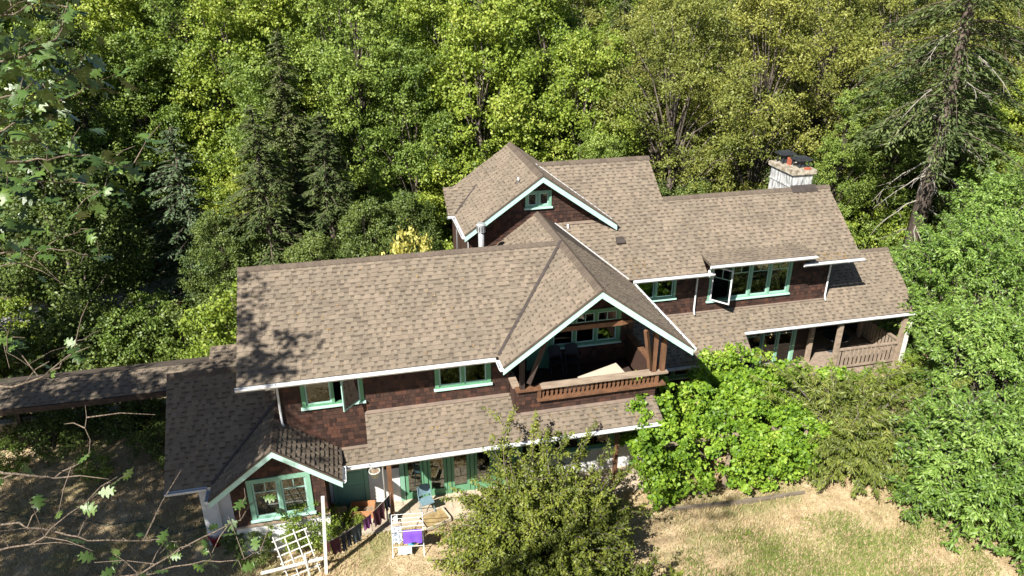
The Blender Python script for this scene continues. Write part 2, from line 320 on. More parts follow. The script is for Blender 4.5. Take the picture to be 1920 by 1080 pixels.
# ------------------------------------------------------------------ the house
HS = thing('house', 'brown shingled house with tan shingle roofs and mint green trim', 'house', (8, 3, GZ))
TABS = []                                         # candidates for single shingles: (size, mesh key, matrix, owner)
EXPO = .15
class Plane3:
    """roof plane: u along the eave, v up the slope"""
    def __init__(s, o, u, v): s.o = Vector(o); s.u = Vector(u).normalized(); s.n = s.u.cross(Vector(v)).normalized(); s.v = s.n.cross(s.u)
    def uv(s, p): d = Vector(p)-s.o; return (d.dot(s.u), d.dot(s.v))
    def P(s, a, b, h=0): return s.o+s.u*a+s.v*b+s.n*h
def roof(label, o, u, v, pieces, thick=.14, shingled=True, owner=None, base_mat='roof_base'):
    """a slab per convex piece, then laminated shingles: raised tabs, lower slots and the dark granule band above each slot"""
    pl = Plane3(o, u, v); conv = []
    slab = MB()
    for pc in pieces:
        q = [pl.uv(p) for p in pc]
        if area2(q) < 0: q = q[::-1]
        conv.append(q); slab.prism([pl.P(a, b, -thick) for a, b in q], pl.n*thick)
    ro = slab.build('roof', [base_mat], owner or HS, label=label)
    if not shingled: return ro, pl
    rest = MB(); rr = random.Random(hash(label) % 1000 if False else len(label)*37)
    vmin = min(b for q in conv for a, b in q); vmax = max(b for q in conv for a, b in q)
    umin = min(a for q in conv for a, b in q); umax = max(a for q in conv for a, b in q)
    row = 0; v0 = vmin
    while v0 < vmax:
        v1 = v0+EXPO; u0 = umin-rr.uniform(0, .3); kind = rr.random() < .5
        while u0 < umax:
            w = rr.choice((.10, .14, .18, .22)) if kind else rr.choice((.08, .11, .15)); tab = kind
            for q in conv:
                rect = [(u0, v0), (u0+w, v0), (u0+w, v1), (u0, v1)]; c = clip(rect, q)
                if len(c) < 3 or area2(c) < 2e-4: continue
                full = abs(area2(c)-w*EXPO) < 1e-6; t = .024 if tab else .010
                if full and tab:
                    cp = pl.P(u0+w/2, v0+EXPO/2); d = cp-CP; pr = proj(cp)
                    sz = w*EXPO*abs(d.normalized().dot(pl.n))/d.length_squared
                    if 5 < pr[0] < 1915 and 5 < pr[1] < 1075:
                        mt = Matrix((( pl.u.x, pl.v.x, pl.n.x, 0), (pl.u.y, pl.v.y, pl.n.y, 0), (pl.u.z, pl.v.z, pl.n.z, 0), (0, 0, 0, 1))); mt.translation = pl.P(u0, v0)
                        TABS.append((sz, w, mt, ro, len(rest.f))); 
                h = [pl.P(a, b, t*(1-.85*(b-v0)/EXPO)+.002) for a, b in c]; lo = [pl.P(a, b, -.004) for a, b in c]; n = len(c)
                if full and tab: TABS[-1] = TABS[-1]+((len(rest.v), rest),) if TABS and TABS[-1][3] is ro and len(TABS[-1]) == 5 else TABS[-1]
                rest.add(h+lo, [tuple(range(n))]+[(i+n, (i+1) % n+n, (i+1) % n, i) for i in range(n)], 0 if tab else 1)
                if not tab:
                    c2 = clip([(u0, v0+EXPO*.66), (u0+w, v0+EXPO*.66), (u0+w, v1), (u0, v1)], q)
                    if len(c2) > 2: rest.add([pl.P(a, b, t*(1-.85*(b-v0)/EXPO)+.004) for a, b in c2], [tuple(range(len(c2)))], 2)
            u0 += w; kind = not kind if rr.random() < .85 else kind
        v0 = v1; row += 1
    ROOFREST.append((rest, ro)); return ro, pl
ROOFREST = []
ZA, RA = 7.384, 3.256; XB = 9.944; XBL, XBR = 7.139, 12.906; PB = .743; ZBR = ZA-PB*(XBR-XB); PA = .64; YBF = -.63; YCF = 6.29
A_ = lambda x, y: (x, y, 5.3+PA*y)
roof('tan roof slope of the long left wing', (0, 0, 5.3), (1, 0, 0), (0, 1, PA), [[A_(0, 0), A_(XBL, 0), A_(XB, RA), A_(0, RA)]])
Ab = lambda x, y: (x, y, ZA-PA*(y-RA))
roof('rear slope of the long left wing', (0, 2*RA, 5.3), (-1, 0, 0), (0, -1, PA), [[Ab(0, RA), Ab(XB, RA), Ab(7.4, 6.2), Ab(7.4, 2*RA), Ab(0, 2*RA)]], shingled=False)
BL = lambda x, y: (x, y, ZA-PB*(XB-x))
roof('left slope of the balcony gable', (XBL, 0, 5.3), (0, -1, 0), (1, 0, PB), [[BL(XBL, YBF), BL(XB, YBF), BL(XB, RA), BL(XBL, 0)], [BL(XB, RA), BL(XB, YCF), BL(7.33, YCF)]])
BR = lambda x, y: (x, y, ZA-PB*(x-XB))
roof('right slope of the balcony gable', (XBR, 0, ZBR), (0, 1, 0), (-1, 0, PB), [[BR(XB, YBF), BR(XBR, YBF), BR(XBR, 4.15), BR(12.73, 4.18), BR(10.595, YCF), BR(XB, YCF)]])
XC, ZC, PC, YCR, YCB = 9.993, 8.852, .702, 5.79, 10.84; XCL, XCR = 7.195, 12.824
CL_ = lambda x, y: (x, y, ZC-PC*(XC-x)); CR_ = lambda x, y: (x, y, ZC-PC*(x-XC))
roof('left slope of the attic gable', CL_(XCL, 0), (0, -1, 0), (1, 0, PC), [[CL_(XCL, YCR), CL_(XC, YCR), CL_(XC, YCB), CL_(XCL, YCB)]])
roof('right slope of the attic gable', CR_(XCR, 0), (0, 1, 0), (-1, 0, PC), [[CR_(XC, YCR), CR_(XCR, YCR), CR_(XCR, 6.243), CR_(10.42, 8.487), CR_(XC, 8.487)], [CR_(XC, 8.487), CR_(10.42, 8.487), CR_(12.5, YCB), CR_(XC, YCB)]])
PD, YDE, ZDE = .752, 4.18, 5.314; XD1, YDR, XE1, YER = 22.18, 6.904, 15.02, 8.503
D_ = lambda x, y: (x, y, ZDE+PD*(y-YDE))
BX0, BX1, BYS = 15.78, 19.95, 4.84                # flatter raised eave over the triple window
roof('tan roof slope of the right wing', (XBR, YDE, ZDE), (1, 0, 0), (0, 1, PD), [
    [D_(XE1, YDE), D_(BX0, YDE), D_(BX0, YDR), D_(XE1, YDR)], [D_(BX0, BYS), D_(BX1, BYS), D_(BX1, YDR), D_(BX0, YDR)], [D_(BX1, YDE), D_(XD1, YDE), D_(XD1, YDR), D_(BX1, YDR)],
    [D_(12.73, YDE), D_(XE1, YDE), D_(XE1, YCF), D_(10.595, YCF)], [D_(12.78, YCF), D_(XE1, YCF), D_(XE1, YER), D_(10.42, YER)]])
zs = ZDE+PD*(BYS-YDE); BYE, BZE = 3.95, 5.70; pS = (zs-BZE)/(BYS-BYE)
roof('flatter eave slope above the triple window', (BX0, BYE, BZE), (1, 0, 0), (0, 1, pS), [[(BX0, BYE, BZE), (BX1, BYE, BZE), (BX1, BYS+.06, zs+pS*.06+.004), (BX0, BYS+.06, zs+pS*.06+.004)]], thick=.1)
zr = ZDE+PD*(YDR-YDE); zer = ZDE+PD*(YER-YDE)
roof('rear slope of the right wing', (XD1, YDR+2.7, zr-PD*2.7), (-1, 0, 0), (0, -1, PD), [[(XE1, YDR, zr), (XD1, YDR, zr), (XD1, YDR+2.7, zr-PD*2.7), (XE1, YDR+2.7, zr-PD*2.7)]], shingled=False)
roof('rear slope of the tallest roof', (XE1, YER+2.7, zer-PD*2.7), (-1, 0, 0), (0, -1, PD), [[(10.4, YER, zer), (XE1, YER, zer), (XE1, YER+2.7, zer-PD*2.7), (12.2, YER+2.7, zer-PD*2.7)]], shingled=False)
PG, YF, ZG = .755, 5.1, 3.26; YGE, YGL, YGT = 4.26, 3.41, 6.70; XCW, XG1, XGS = 21.63, 25.47, 17.69
G_ = lambda x, y: (x, y, ZG+PG*(y-YF))
roof('lower right roof over the porch', G_(12.6, YGL), (1, 0, 0), (0, 1, PG), [[G_(12.4, YGL), G_(XGS, YGL), G_(XGS, YF), G_(12.4, YF)], [G_(XGS, YGE), G_(XCW, YGE), G_(XCW, YF), G_(XGS, YF)], [G_(XCW, YGE), G_(XG1, YGE), G_(XG1, YGT), G_(XCW, YGT)]])
roof('rear slope of the porch roof', (XG1, YGT+2, G_(0, YGT)[2]-2*PG), (-1, 0, 0), (0, -1, PG), [[G_(XCW, YGT), G_(XG1, YGT), (XG1, YGT+2, G_(0, YGT)[2]-2*PG), (XCW, YGT+2, G_(0, YGT)[2]-2*PG)]], shingled=False)
PH, YHE, ZHE, YW, YWL, YBAL = .43, -.818, 2.86, .75, .75, .05; XH0, XH1 = 3.25, 12.1; HL_ = lambda x, y: (x, y, 2.2+.22*(y-.06))
H_ = lambda x, y: (x, y, ZHE+PH*(y-YHE))
roof('low front roof below the balcony', H_(2.3, YHE), (1, 0, 0), (0, 1, PH), [[H_(XH0, YHE), H_(7.68, YHE), H_(7.68, YW), H_(XH0, YW)], [H_(7.68, YHE), H_(XH1, YHE), H_(XH1, YBAL), H_(7.68, YBAL)]])
roof('short lower roof beside the small front gable', HL_(2.4, .06), (1, 0, 0), (0, 1, .22), [[HL_(2.461, .06), HL_(3.6, .06), HL_(3.6, YWL), HL_(2.43, YWL)]], thick=.1)
XI, ZI, PI_, YIF, XIL, XIR = .71, 3.674, .768, -.737, -1.102, 2.461
IL = lambda x, y: (x, y, ZI-PI_*(XI-x)); IR = lambda x, y: (x, y, ZI-PI_*(x-XI))
roof('left slope of the small front gable', IL(XIL, 0), (0, -1, 0), (1, 0, PI_), [[IL(XIL, YIF), IL(XI, YIF), IL(XI, 1.633), IL(XIL, -.055)]])
roof('right slope of the small front gable', IR(XIR, 0), (0, 1, 0), (-1, 0, PI_), [[IR(XI, YIF), IR(XIR, YIF), IR(XIR, .06), IR(2.43, YWL), IR(XI, YWL)], [IR(XI, YWL), IR(.84, YWL), IR(.84, 1.5), IR(XI, 1.633)]])
PJ, YJE, ZJE, YJR, XJ0 = .826, -.049, 2.285, 2.604, -2.348
J_ = lambda x, y: (x, y, ZJE+PJ*(y-YJE))
roof('shaded roof slope at the left end', J_(XJ0, YJE), (1, 0, 0), (0, 1, PJ), [[J_(XJ0, YJE), J_(-1.102, -.055), J_(XI, 1.633), J_(XI, YJR), J_(XJ0, YJR)], [J_(XI, 1.633), J_(.84, 1.7), J_(.84, YJR), J_(XI, YJR)]])
roof('rear slope at the left end', (XJ0, YJR+2, J_(0, YJR)[2]-2*PJ), (-1, 0, 0), (0, -1, PJ), [[J_(XJ0, YJR), J_(.84, YJR), (.84, YJR+2, J_(0, YJR)[2]-2*PJ), (XJ0, YJR+2, J_(0, YJR)[2]-2*PJ)]], shingled=False)
# little side gable on the attic roof's left edge
SX, SY, SZ = 8.26, 9.2, 7.64; sp_ = (SZ-6.9)/(SY-8.03)
roof('slope of the tiny side gable', (6.75, 8.03, 6.9), (1, 0, 0), (0, 1, sp_), [[(6.95, 8.03, 6.9), (7.22, 8.03, 6.9), (SX, SY, SZ), (6.95, SY, SZ)]], thick=.1)
MB().prism([(7.25, 8.15, 6.3), (7.25, 10.2, 6.3), (7.25, 10.2, 6.85), (7.25, SY, SZ-.12), (7.25, 8.15, 6.85)], (.1, 0, 0)).build('gable_wall', 'wall_base', HS)
# ---- choose the shingles that show largest and make them single parts
TABS = [t for t in TABS if len(t) == 6]
TABS.sort(key=lambda t: -t[0]); sel = TABS[:290]; drop = {}
UNIT = {}
for w in (.10, .14, .18, .22):
    t = .024; h = lambda b: t*(1-.85*b/EXPO)+.002; mb = MB()
    mb.add([(0, 0, h(0)), (w, 0, h(0)), (w, EXPO, h(EXPO)), (0, EXPO, h(EXPO)), (0, 0, -.004), (w, 0, -.004), (w, EXPO, -.004), (0, EXPO, -.004)], [(0, 1, 2, 3), (4, 5, 1, 0), (5, 6, 2, 1), (6, 7, 3, 2), (7, 4, 0, 3)])
    UNIT[w] = mb.mesh('roof_shingle', 'roof_tab_one')
for t in sel:
    link('roof_shingle', UNIT[t[1]], t[3], True, t[2]); drop.setdefault(id(t[5][1]), set()).add(t[4])
for rest, ro in ROOFREST:
    dr = drop.get(id(rest), set())
    if dr:
        kill = set()
        for i in dr: kill |= set(range(i, i+5))
        keep = [i for i in range(len(rest.f)) if i not in kill]; rest.f = [rest.f[i] for i in keep]; rest.m = [rest.m[i] for i in keep]
    o = rest.build('roof_shingle_field', ['roof_tab', 'roof_slot', 'roof_band'], ro, kind='stuff')
# ---- ridge caps, each a bent piece
def ridge(p, q, pl, pr, step=.19, w=.15, lift=.03):
    p, q = Vector(p), Vector(q); d = (q-p).normalized(); L = (q-p).length; side = d.cross(Vector((0, 0, 1))).normalized()
    n = int(L/step); step = L/n; mb = MB(); a = []
    for z0, k in ((lift+.018, 0), (lift, 1)):
        y = k*(step+.05)
        a += [(-w, y, z0-w*pl), (0, y, z0), (w, y, z0-w*pr)]
    th = .02
    vs = a+[(x, y, z-th) for x, y, z in a]
    mb.add(vs, [(0, 1, 4, 3), (1, 2, 5, 4), (6, 9, 10, 7), (7, 10, 11, 8), (0, 6, 7, 1), (1, 7, 8, 2), (3, 4, 10, 9), (4, 5, 11, 10), (0, 3, 9, 6), (2, 8, 11, 5)])
    me = mb.mesh('ridge_cap', 'ridge_cap')
    for i in range(n):
        c = p+d*(i*step); mt = Matrix(((side.x, d.x, 0, c.x), (side.y, d.y, 0, c.y), (side.z, d.z, 1, c.z), (0, 0, 0, 1)))
        link('ridge_cap', me, HS, True, mt)
ridge((XB, YBF, ZA), (XB, YCF, ZA), PB, PB, .17)
ridge((0, RA, ZA), (XB-.1, RA, ZA), PA, PA, .24)
ridge((XC, YCR, ZC), (XC, YCB, ZC), PC, PC, .17)
ridge((10.5, YER, zer), (XE1, YER, zer), PD, PD, .24)
ridge((XE1+.02, YDR, zr), (20.5, YDR, zr), PD, PD, .24); ridge((21.62, YDR, zr), (XD1, YDR, zr), PD, PD, .24)
ridge((XI, YIF, ZI), (XI, 1.6, ZI), PI_, PI_, .15, .13)
ridge((XJ0, YJR, J_(0, YJR)[2]), (.84, YJR, J_(0, YJR)[2]), PJ, PJ, .24)
ridge(G_(XCW+.05, YGT), G_(XG1, YGT), PG, PG, .24, .12, .02)
# ---- valley and wall flashings
def strip(name, p, q, w, m='flash', lift=.034, n=(0, 0, 1), th=.006):
    p, q = Vector(p), Vector(q); up = Vector(n).normalized(); p = p+up*lift; q = q+up*lift
    return MB().beam(p, q, w, th, up).build(name, m, HS)
strip('valley_flashing', (XB-.03, RA-.03, ZA), (XBL, 0, 5.3), .10, 'flash_grey', .055)
strip('valley_flashing', (12.76, 4.2, 5.33), (10.6, 6.26, 6.9), .05, 'white', .03)
strip('valley_flashing', (XI-.02, 1.62, ZI), (XIL, -.05, ZJE), .08, 'flash_grey', .055)
strip('valley_flashing', IR(2.43, YWL), IR(XIR, .06), .07, 'flash_grey', .035)
strip('valley_flashing', (SX, SY, SZ), (7.22, 8.03, 6.92), .07, 'flash_grey', .03)
strip('valley_flashing', (12.8, 6.26, 6.88), (10.44, 8.47, 8.54), .04, 'white', .03)
def wallflash(x0, x1, y, fn, w=.10, m='flash'): 
    a, b = Vector(fn(x0, y-w/2)), Vector(fn(x1, y-w/2)); n = Vector((0, -(fn(0, 1)[2]-fn(0, 0)[2]), 1)); return MB().beam(a+n*.036, b+n*.036, w, .008, n).build('wall_flashing', m, HS)
wallflash(XH0, 7.6, YW, H_, .12); wallflash(2.45, XH0, YWL, HL_, .12); wallflash(7.8, 12.05, YBAL, H_, .12); wallflash(13.2, XCW, YF, G_, .07); wallflash(10.9, 12.3, YCF, D_, .12)

# ---- gutters, downpipes, barge boards
def gutter(p, q, out, cap=True):
    """open K-profile trough under the roof edge; out = horizontal unit vector away from the roof"""
    p, q, out = Vector(p), Vector(q), Vector(out); p, q = p-out*.03, q-out*.03; z = Vector((0, 0, 1)); mb = MB(); d = (q-p).normalized(); t = .012
    prof = [(0, .0), (0, -.11), (.08, -.11), (.125, -.05), (.125, 0), (.113, 0), (.113, -.045), (.074, -.098), (.012, -.098), (.012, 0)]
    vs = [c+out*a+z*b for c in (p, q) for a, b in prof]; n = len(prof)
    mb.add(vs, [(i, (i+1) % n, n+(i+1) % n, n+i) for i in range(n)])
    for c in (p, q):
        e = [c+out*a+z*b for a, b in prof[:5]]; mb.prism(e, d*.012)
    L = (q-p).length; k = max(1, int(L/.9))
    for i in range(1, k): c = p+(q-p)*(i/k); mb.beam(c+out*.005-z*.012, c+out*.12-z*.012, .03, .012)
    mb.build('gutter', 'white', HS)
DN = .02
gutter((-.05, -.02, 5.3-DN), (XBL-.1, -.02, 5.3-DN), (0, -1, 0))
gutter((XBL-.02, -.14, 5.28), (XBL-.02, YBF+.03, 5.28), (-1, 0, 0))
gutter((XBR+.02, YBF+.02, ZBR-.01), (XBR+.02, 4.1, ZBR-.01), (1, 0, 0))
gutter((12.93, YDE-.02, ZDE-DN), (BX0+.25, YDE-.02, ZDE-DN), (0, -1, 0))
gutter((BX0-.04, BYE-.02, BZE-DN), (BX1+.05, BYE-.02, BZE-DN), (0, -1, 0))
gutter((BX1-.25, YDE-.02, ZDE-DN), (XD1+.06, YDE-.02, ZDE-DN), (0, -1, 0))
gutter(Vector(G_(12.5, YGL))+Vector((0, -.02, -DN)), Vector(G_(XGS, YGL))+Vector((0, -.02, -DN)), (0, -1, 0))
gutter(Vector(G_(XGS-.02, YGE))+Vector((0, -.02, -DN)), Vector(G_(23.6, YGE))+Vector((0, -.02, -DN)), (0, -1, 0))
gutter(Vector(G_(23.65, YGE))+Vector((0, -.0, -DN-.02)), Vector(G_(XG1+.05, YGE))+Vector((0, 0, -DN-.02)), (0, -1, 0))
gutter((2.5, .04, 2.18), (3.6, .04, 2.18), (0, -1, 0)); gutter((XH0-.02, YHE-.02, ZHE-DN), (XH1, YHE-.02, ZHE-DN), (0, -1, 0))
gutter((XIR+.02, YIF+.03, IR(XIR, 0)[2]-DN), (XIR+.02, -.08, IR(XIR, 0)[2]-DN), (1, 0, 0))
gutter((XIL-.02, YIF+.03, IL(XIL, 0)[2]-DN), (XIL-.02, YJE-.16, IL(XIL, 0)[2]-DN), (-1, 0, 0)); gutter((XJ0, YJE-.02, ZJE-DN), (XIL-.15, YJE-.02, ZJE-DN), (0, -1, 0))
gutter((XCL-.02, YCR+.02, CL_(XCL, 0)[2]-DN), (XCL-.02, 8.0, CL_(XCL, 0)[2]-DN), (-1, 0, 0)); gutter((6.93, 8.0, 6.88), (7.16, 8.0, 6.88), (0, -1, 0))
def pipe(name, pts, r=.035, m='white', n=8): return MB().tube(pts, r, n).build(name, m, HS, smooth=True)
pipe('downpipe', [(.82, -.08, 5.2), (.84, .1, 5.08), (.92, .66, 4.75), (.92, .67, 3.6), (.95, .58, 3.5)], .036)
pipe('downpipe', [(15.85, 4.1, 5.2), (15.86, 5.0, 4.95), (15.86, 5.0, 3.4), (15.86, 4.9, 3.24)], .036)
pipe('downpipe', [(21.6, 4.1, 5.22), (21.54, 4.9, 5.0), (21.53, 5.0, 4.9), (21.53, 5.0, 3.4), (21.53, 4.9, 3.24)], .036)
pipe('downpipe', [(3.5, -.85, 2.76), (3.58, -.1, 2.5), (3.62, .1, 2.4), (3.62, .12, -.1)], .032)
pipe('downpipe', [(-1.1, -.15, 2.2), (-1.12, .22, 2.05), (-1.12, .24, 1.9), (-1.12, .24, -.15)], .036)
pipe('downpipe', [(7.15, 6.35, 6.75), (7.42, 6.4, 6.6), (7.42, 6.4, 5.0)], .035); pipe('downpipe', [(7.05, 8.0, 6.8), (7.3, 8.25, 6.6), (7.3, 8.25, 5.0)], .035)
def barge(p, q, y0, w=.20, th=.045, drop=.03, m='mint_pale_lit'):
    """board along a sloping gable edge in the plane y = y0 (front face), top edge just below the roof"""
    p, q = Vector((p[0], y0, p[2]-drop)), Vector((q[0], y0, q[2]-drop)); z = Vector((0, 0, -w))
    return MB().prism([p, q, q+z, p+z], (0, th, 0)).build('barge_board', m, HS)
def gable_trim(L, A, R, y):
    barge(L, A, y-.02); barge(A, R, y-.02)
    for a, b in ((L, A), (A, R)): MB().beam(Vector((a[0], y-.01, a[2]+.0)), Vector((b[0], y-.01, b[2]+.0)), .05, .05, (0, 0, 1)).build('drip_edge', 'roof_base', HS)
gable_trim(BL(XBL, YBF), BL(XB, YBF), BR(XBR, YBF), YBF); gable_trim(CL_(XCL, YCR), CL_(XC, YCR), CR_(XCR, YCR), YCR); gable_trim(IL(XIL, YIF), IL(XI, YIF), IR(XIR, YIF), YIF)
# ---- shingled walls facing the garden
WTABS = []; WREST = []
def wall(x0, x1, y, z0, top, holes=(), shingles=True, m='wall_base', expo=.135, name='wall', th=.12, front=0):
    """top: list of (x,z) left to right; holes: (x0,x1,z0,z1)"""
    poly = [(x0, z0), (x1, z0)]+[(a, b) for a, b in reversed(top)]
    cx = sorted({x0, x1, *[a for h in holes for a in h[:2]], *[t[0] for t in top]}); zt = max(b for a, b in top); cz = sorted({z0, zt, *[a for h in holes for a in h[2:]]}); mb = MB()
    for i in range(len(cx)-1):
        for j in range(len(cz)-1):
            xm, zm = (cx[i]+cx[i+1])/2, (cz[j]+cz[j+1])/2
            if any(h[0] < xm < h[1] and h[2] < zm < h[3] for h in holes): continue
            c = clip([(cx[i], cz[j]), (cx[i+1], cz[j]), (cx[i+1], cz[j+1]), (cx[i], cz[j+1])], poly)
            if len(c) > 2 and area2(c) > 1e-4: mb.prism([(a, y+front, b) for a, b in c], (0, th, 0))
    wo = mb.build(name, m, HS)
    if not shingles: return wo
    rr = random.Random(int(abs(x0*100+y*37))); rest = MB(); z = z0
    while z < zt:
        x = x0-rr.uniform(0, .1)
        while x < x1:
            w = rr.choice((.08, .11, .14, .17, .20)); rects = [(x+.003, x+w-.003, z, z+expo)]
            for h in holes:
                nr = []
                for a, b, c, d in rects:
                    if b <= h[0] or a >= h[1] or d <= h[2] or c >= h[3]: nr.append((a, b, c, d)); continue
                    if a < h[0]: nr.append((a, h[0], c, d))
                    if b > h[1]: nr.append((h[1], b, c, d))
                    if c < h[2]: nr.append((max(a, h[0]), min(b, h[1]), c, h[2]))
                    if d > h[3]: nr.append((max(a, h[0]), min(b, h[1]), h[3], d))
                rects = nr
            jit = rr.uniform(-.006, .006)
            for a, b, c, d in rects:
                q = clip([(a, c+jit), (b, c+jit), (b, d), (a, d)], poly)
                if len(q) < 3 or area2(q) < 3e-4: continue
                full = len(q) == 4 and abs(area2(q)-(w-.006)*(expo-jit)) < 1e-6
                t = rr.uniform(.016, .026); n = len(q)
                if full:
                    cp = Vector((x+w/2, y, z+.07)); pr = proj(cp); WTABS.append(((w*expo)/(cp-CP).length_squared, w, Matrix.Translation((x+.003, y, z+jit)), wo, len(rest.f), id(rest)))
                fr = [(aa, y-t*(1-.8*(bb-z)/expo)-.003, bb) for aa, bb in q]; bk = [(aa, y+.002, bb) for aa, bb in q]
                rest.add(fr+bk, [tuple(range(n))]+[(i+n, (i+1) % n+n, (i+1) % n, i) for i in range(n)])
            x += w
        z += expo
    WREST.append((rest, wo)); return wo
W_A1 = (1.64, 3.17, 3.97, 5.02); W_A2 = (5.48, 6.93, 4.05, 5.02)
W_C = (9.57, 10.36, 7.6, 8.1); W_F1 = (13.5, 14.95, 4.02, 4.85); W_F2 = (16.5, 19.78, 3.72, 5.16); W_I = (-.03, 1.44, 1.1, 2.36)
W_B = (9.5, 11.72, 3.97, 5.1); D_B = (8.7, 9.26, 3.2, 5.05)
wall(.85, XH0, YWL, 2.1, [(.85, 5.6), (XH0, 5.6)], [W_A1]); wall(XH0, 7.62, YW, 3.3, [(XH0, 5.6), (7.62, 5.6)], [W_A2])
wall(7.42, 12.3, YCF, 5.2, [(7.42, CL_(7.42, 0)[2]-.16), (XC, ZC-.16), (12.3, CR_(12.3, 0)[2]-.16)], [W_C])
wall(12.95, XCW, YF, 3.0, [(12.95, 5.75), (XCW, 5.75)], [W_F1, W_F2])
wall(-.62, 1.95, -.3, .93, [(-.62, IL(-.62, 0)[2]-.16), (XI, ZI-.16), (1.95, IR(1.95, 0)[2]-.16)], [W_I])
wall(7.62, 12.3, 2.5, 3.0, [(7.62, BL(7.62, 0)[2]-.16), (XB, ZA-.16), (12.3, BR(12.3, 0)[2]-.16)], [W_B, D_B])
wall(7.68, 8.32, YBAL, 3.0, [(7.68, 4.02), (8.32, 4.02)], th=.1); wall(8.32, 12.12, YBAL, 3.0, [(8.32, 3.66), (12.12, 3.66)], th=.1)
# single cedar shingles: the ones that show largest
WT = [t for t in WTABS if t[3].matrix_basis is not None]; vis = []
for t in WT:
    p = t[2].translation; px, py, _ = proj(p)
    lit = (p.y in (YWL, YW) and p.z < 4.1 and p.x > .9) or (p.y == YF and p.z < 4.4) or (p.y == -.3) or (p.y == YBAL) or (p.y == YCF and p.x > 10.3)
    if 0 < px < 1920 and 0 < py < 1080 and lit: vis.append(t)
vis.sort(key=lambda t: -t[0]); wdrop = {}; WU = {}
for w in (.08, .11, .14, .17, .20):
    t = .02; b = w-.006; e = .135; mb = MB(); mb.add([(0, -t-.003, 0), (b, -t-.003, 0), (b, -.2*t-.003, e), (0, -.2*t-.003, e), (0, .002, 0), (b, .002, 0), (b, .002, e), (0, .002, e)], [(0, 1, 2, 3), (4, 5, 1, 0), (5, 6, 2, 1), (6, 7, 3, 2), (7, 4, 0, 3)]); WU[w] = mb.mesh('wall_shingle', 'wsh_one')
for t in vis[:290]:
    link('wall_shingle', WU[t[1]], t[3], True, t[2]); wdrop.setdefault(t[5], set()).add(t[4])
for rest, wo in WREST:
    kill = set()
    for i in wdrop.get(id(rest), ()): kill |= set(range(i, i+5))
    keep = [i for i in range(len(rest.f)) if i not in kill]; rest.f = [rest.f[i] for i in keep]; rest.m = [rest.m[i] for i in keep]
    rest.build('wall_shingle_field', 'wsh', wo, kind='stuff')
# plain side and core walls that close the volumes
class Each:                                       # every wall piece its own part
    def box(s, *a): MB().box(*a).build('side_wall', 'wsh', HS)
    def prism(s, *a): MB().prism(*a).build('side_wall', 'wsh', HS)
cw = Each()
cw.prism([(.86, .88, -.2), (.86, 5.9, -.2), (.86, 5.9, 5.45), (.86, RA, ZA-.18), (.86, .88, 5.65)], (.1, 0, 0))
cw.box(7.43, 7.53, 6.41, 10.3, 4, 7.0); cw.box(12.2, 12.3, 2.63, 5.0, 2.3, 5.4); cw.box(7.62, 7.72, .88, 2.49, 3.0, 5.5); cw.box(12.02, 12.12, .16, 2.5, 2.9, 3.2)
cw.prism([(21.5, 5.23, 3.0), (21.5, 9.3, 3.0), (21.5, 9.3, 5.4), (21.5, YDR, zr-.2), (21.5, 5.23, 5.8)], (.1, 0, 0)); cw.box(1.86, 1.95, -.17, 1.25, -.2, 2.4); cw.box(-.62, -.53, -.17, 1.0, -.2, 2.1)
cw.box(14.92, 15.0, 7, 10.4, 5, 7.3); cw.prism([(14.92, 6.9, 7.2), (14.92, 10.2, 7.2), (14.92, YER, zer-.18)], (.08, 0, 0))
cw.box(7.5, 21.2, 9.9, 10, -.2, 5.2); cw.box(.9, 7.4, 5.9, 6, -.2, 5.3); cw.box(12.2, 12.3, 6.4, 10.3, 5, 6.9); cw.box(-1.6, -1.5, .42, 4.5, -.2, 2.5); cw.box(12.45, 12.55, 1.2, 6, -.2, 2.2)
MB().box(-1.6, -.62, .35, .42, GZ, 2.05).build('stucco_wall', 'stucco', HS)
MB().box(-.64, 1.97, -.33, -.2, GZ, .86).build('stucco_wall', 'stucco', HS); MB().box(-.66, 1.99, -.38, -.303, .865, .925).build('water_table', 'timber_grey', HS)
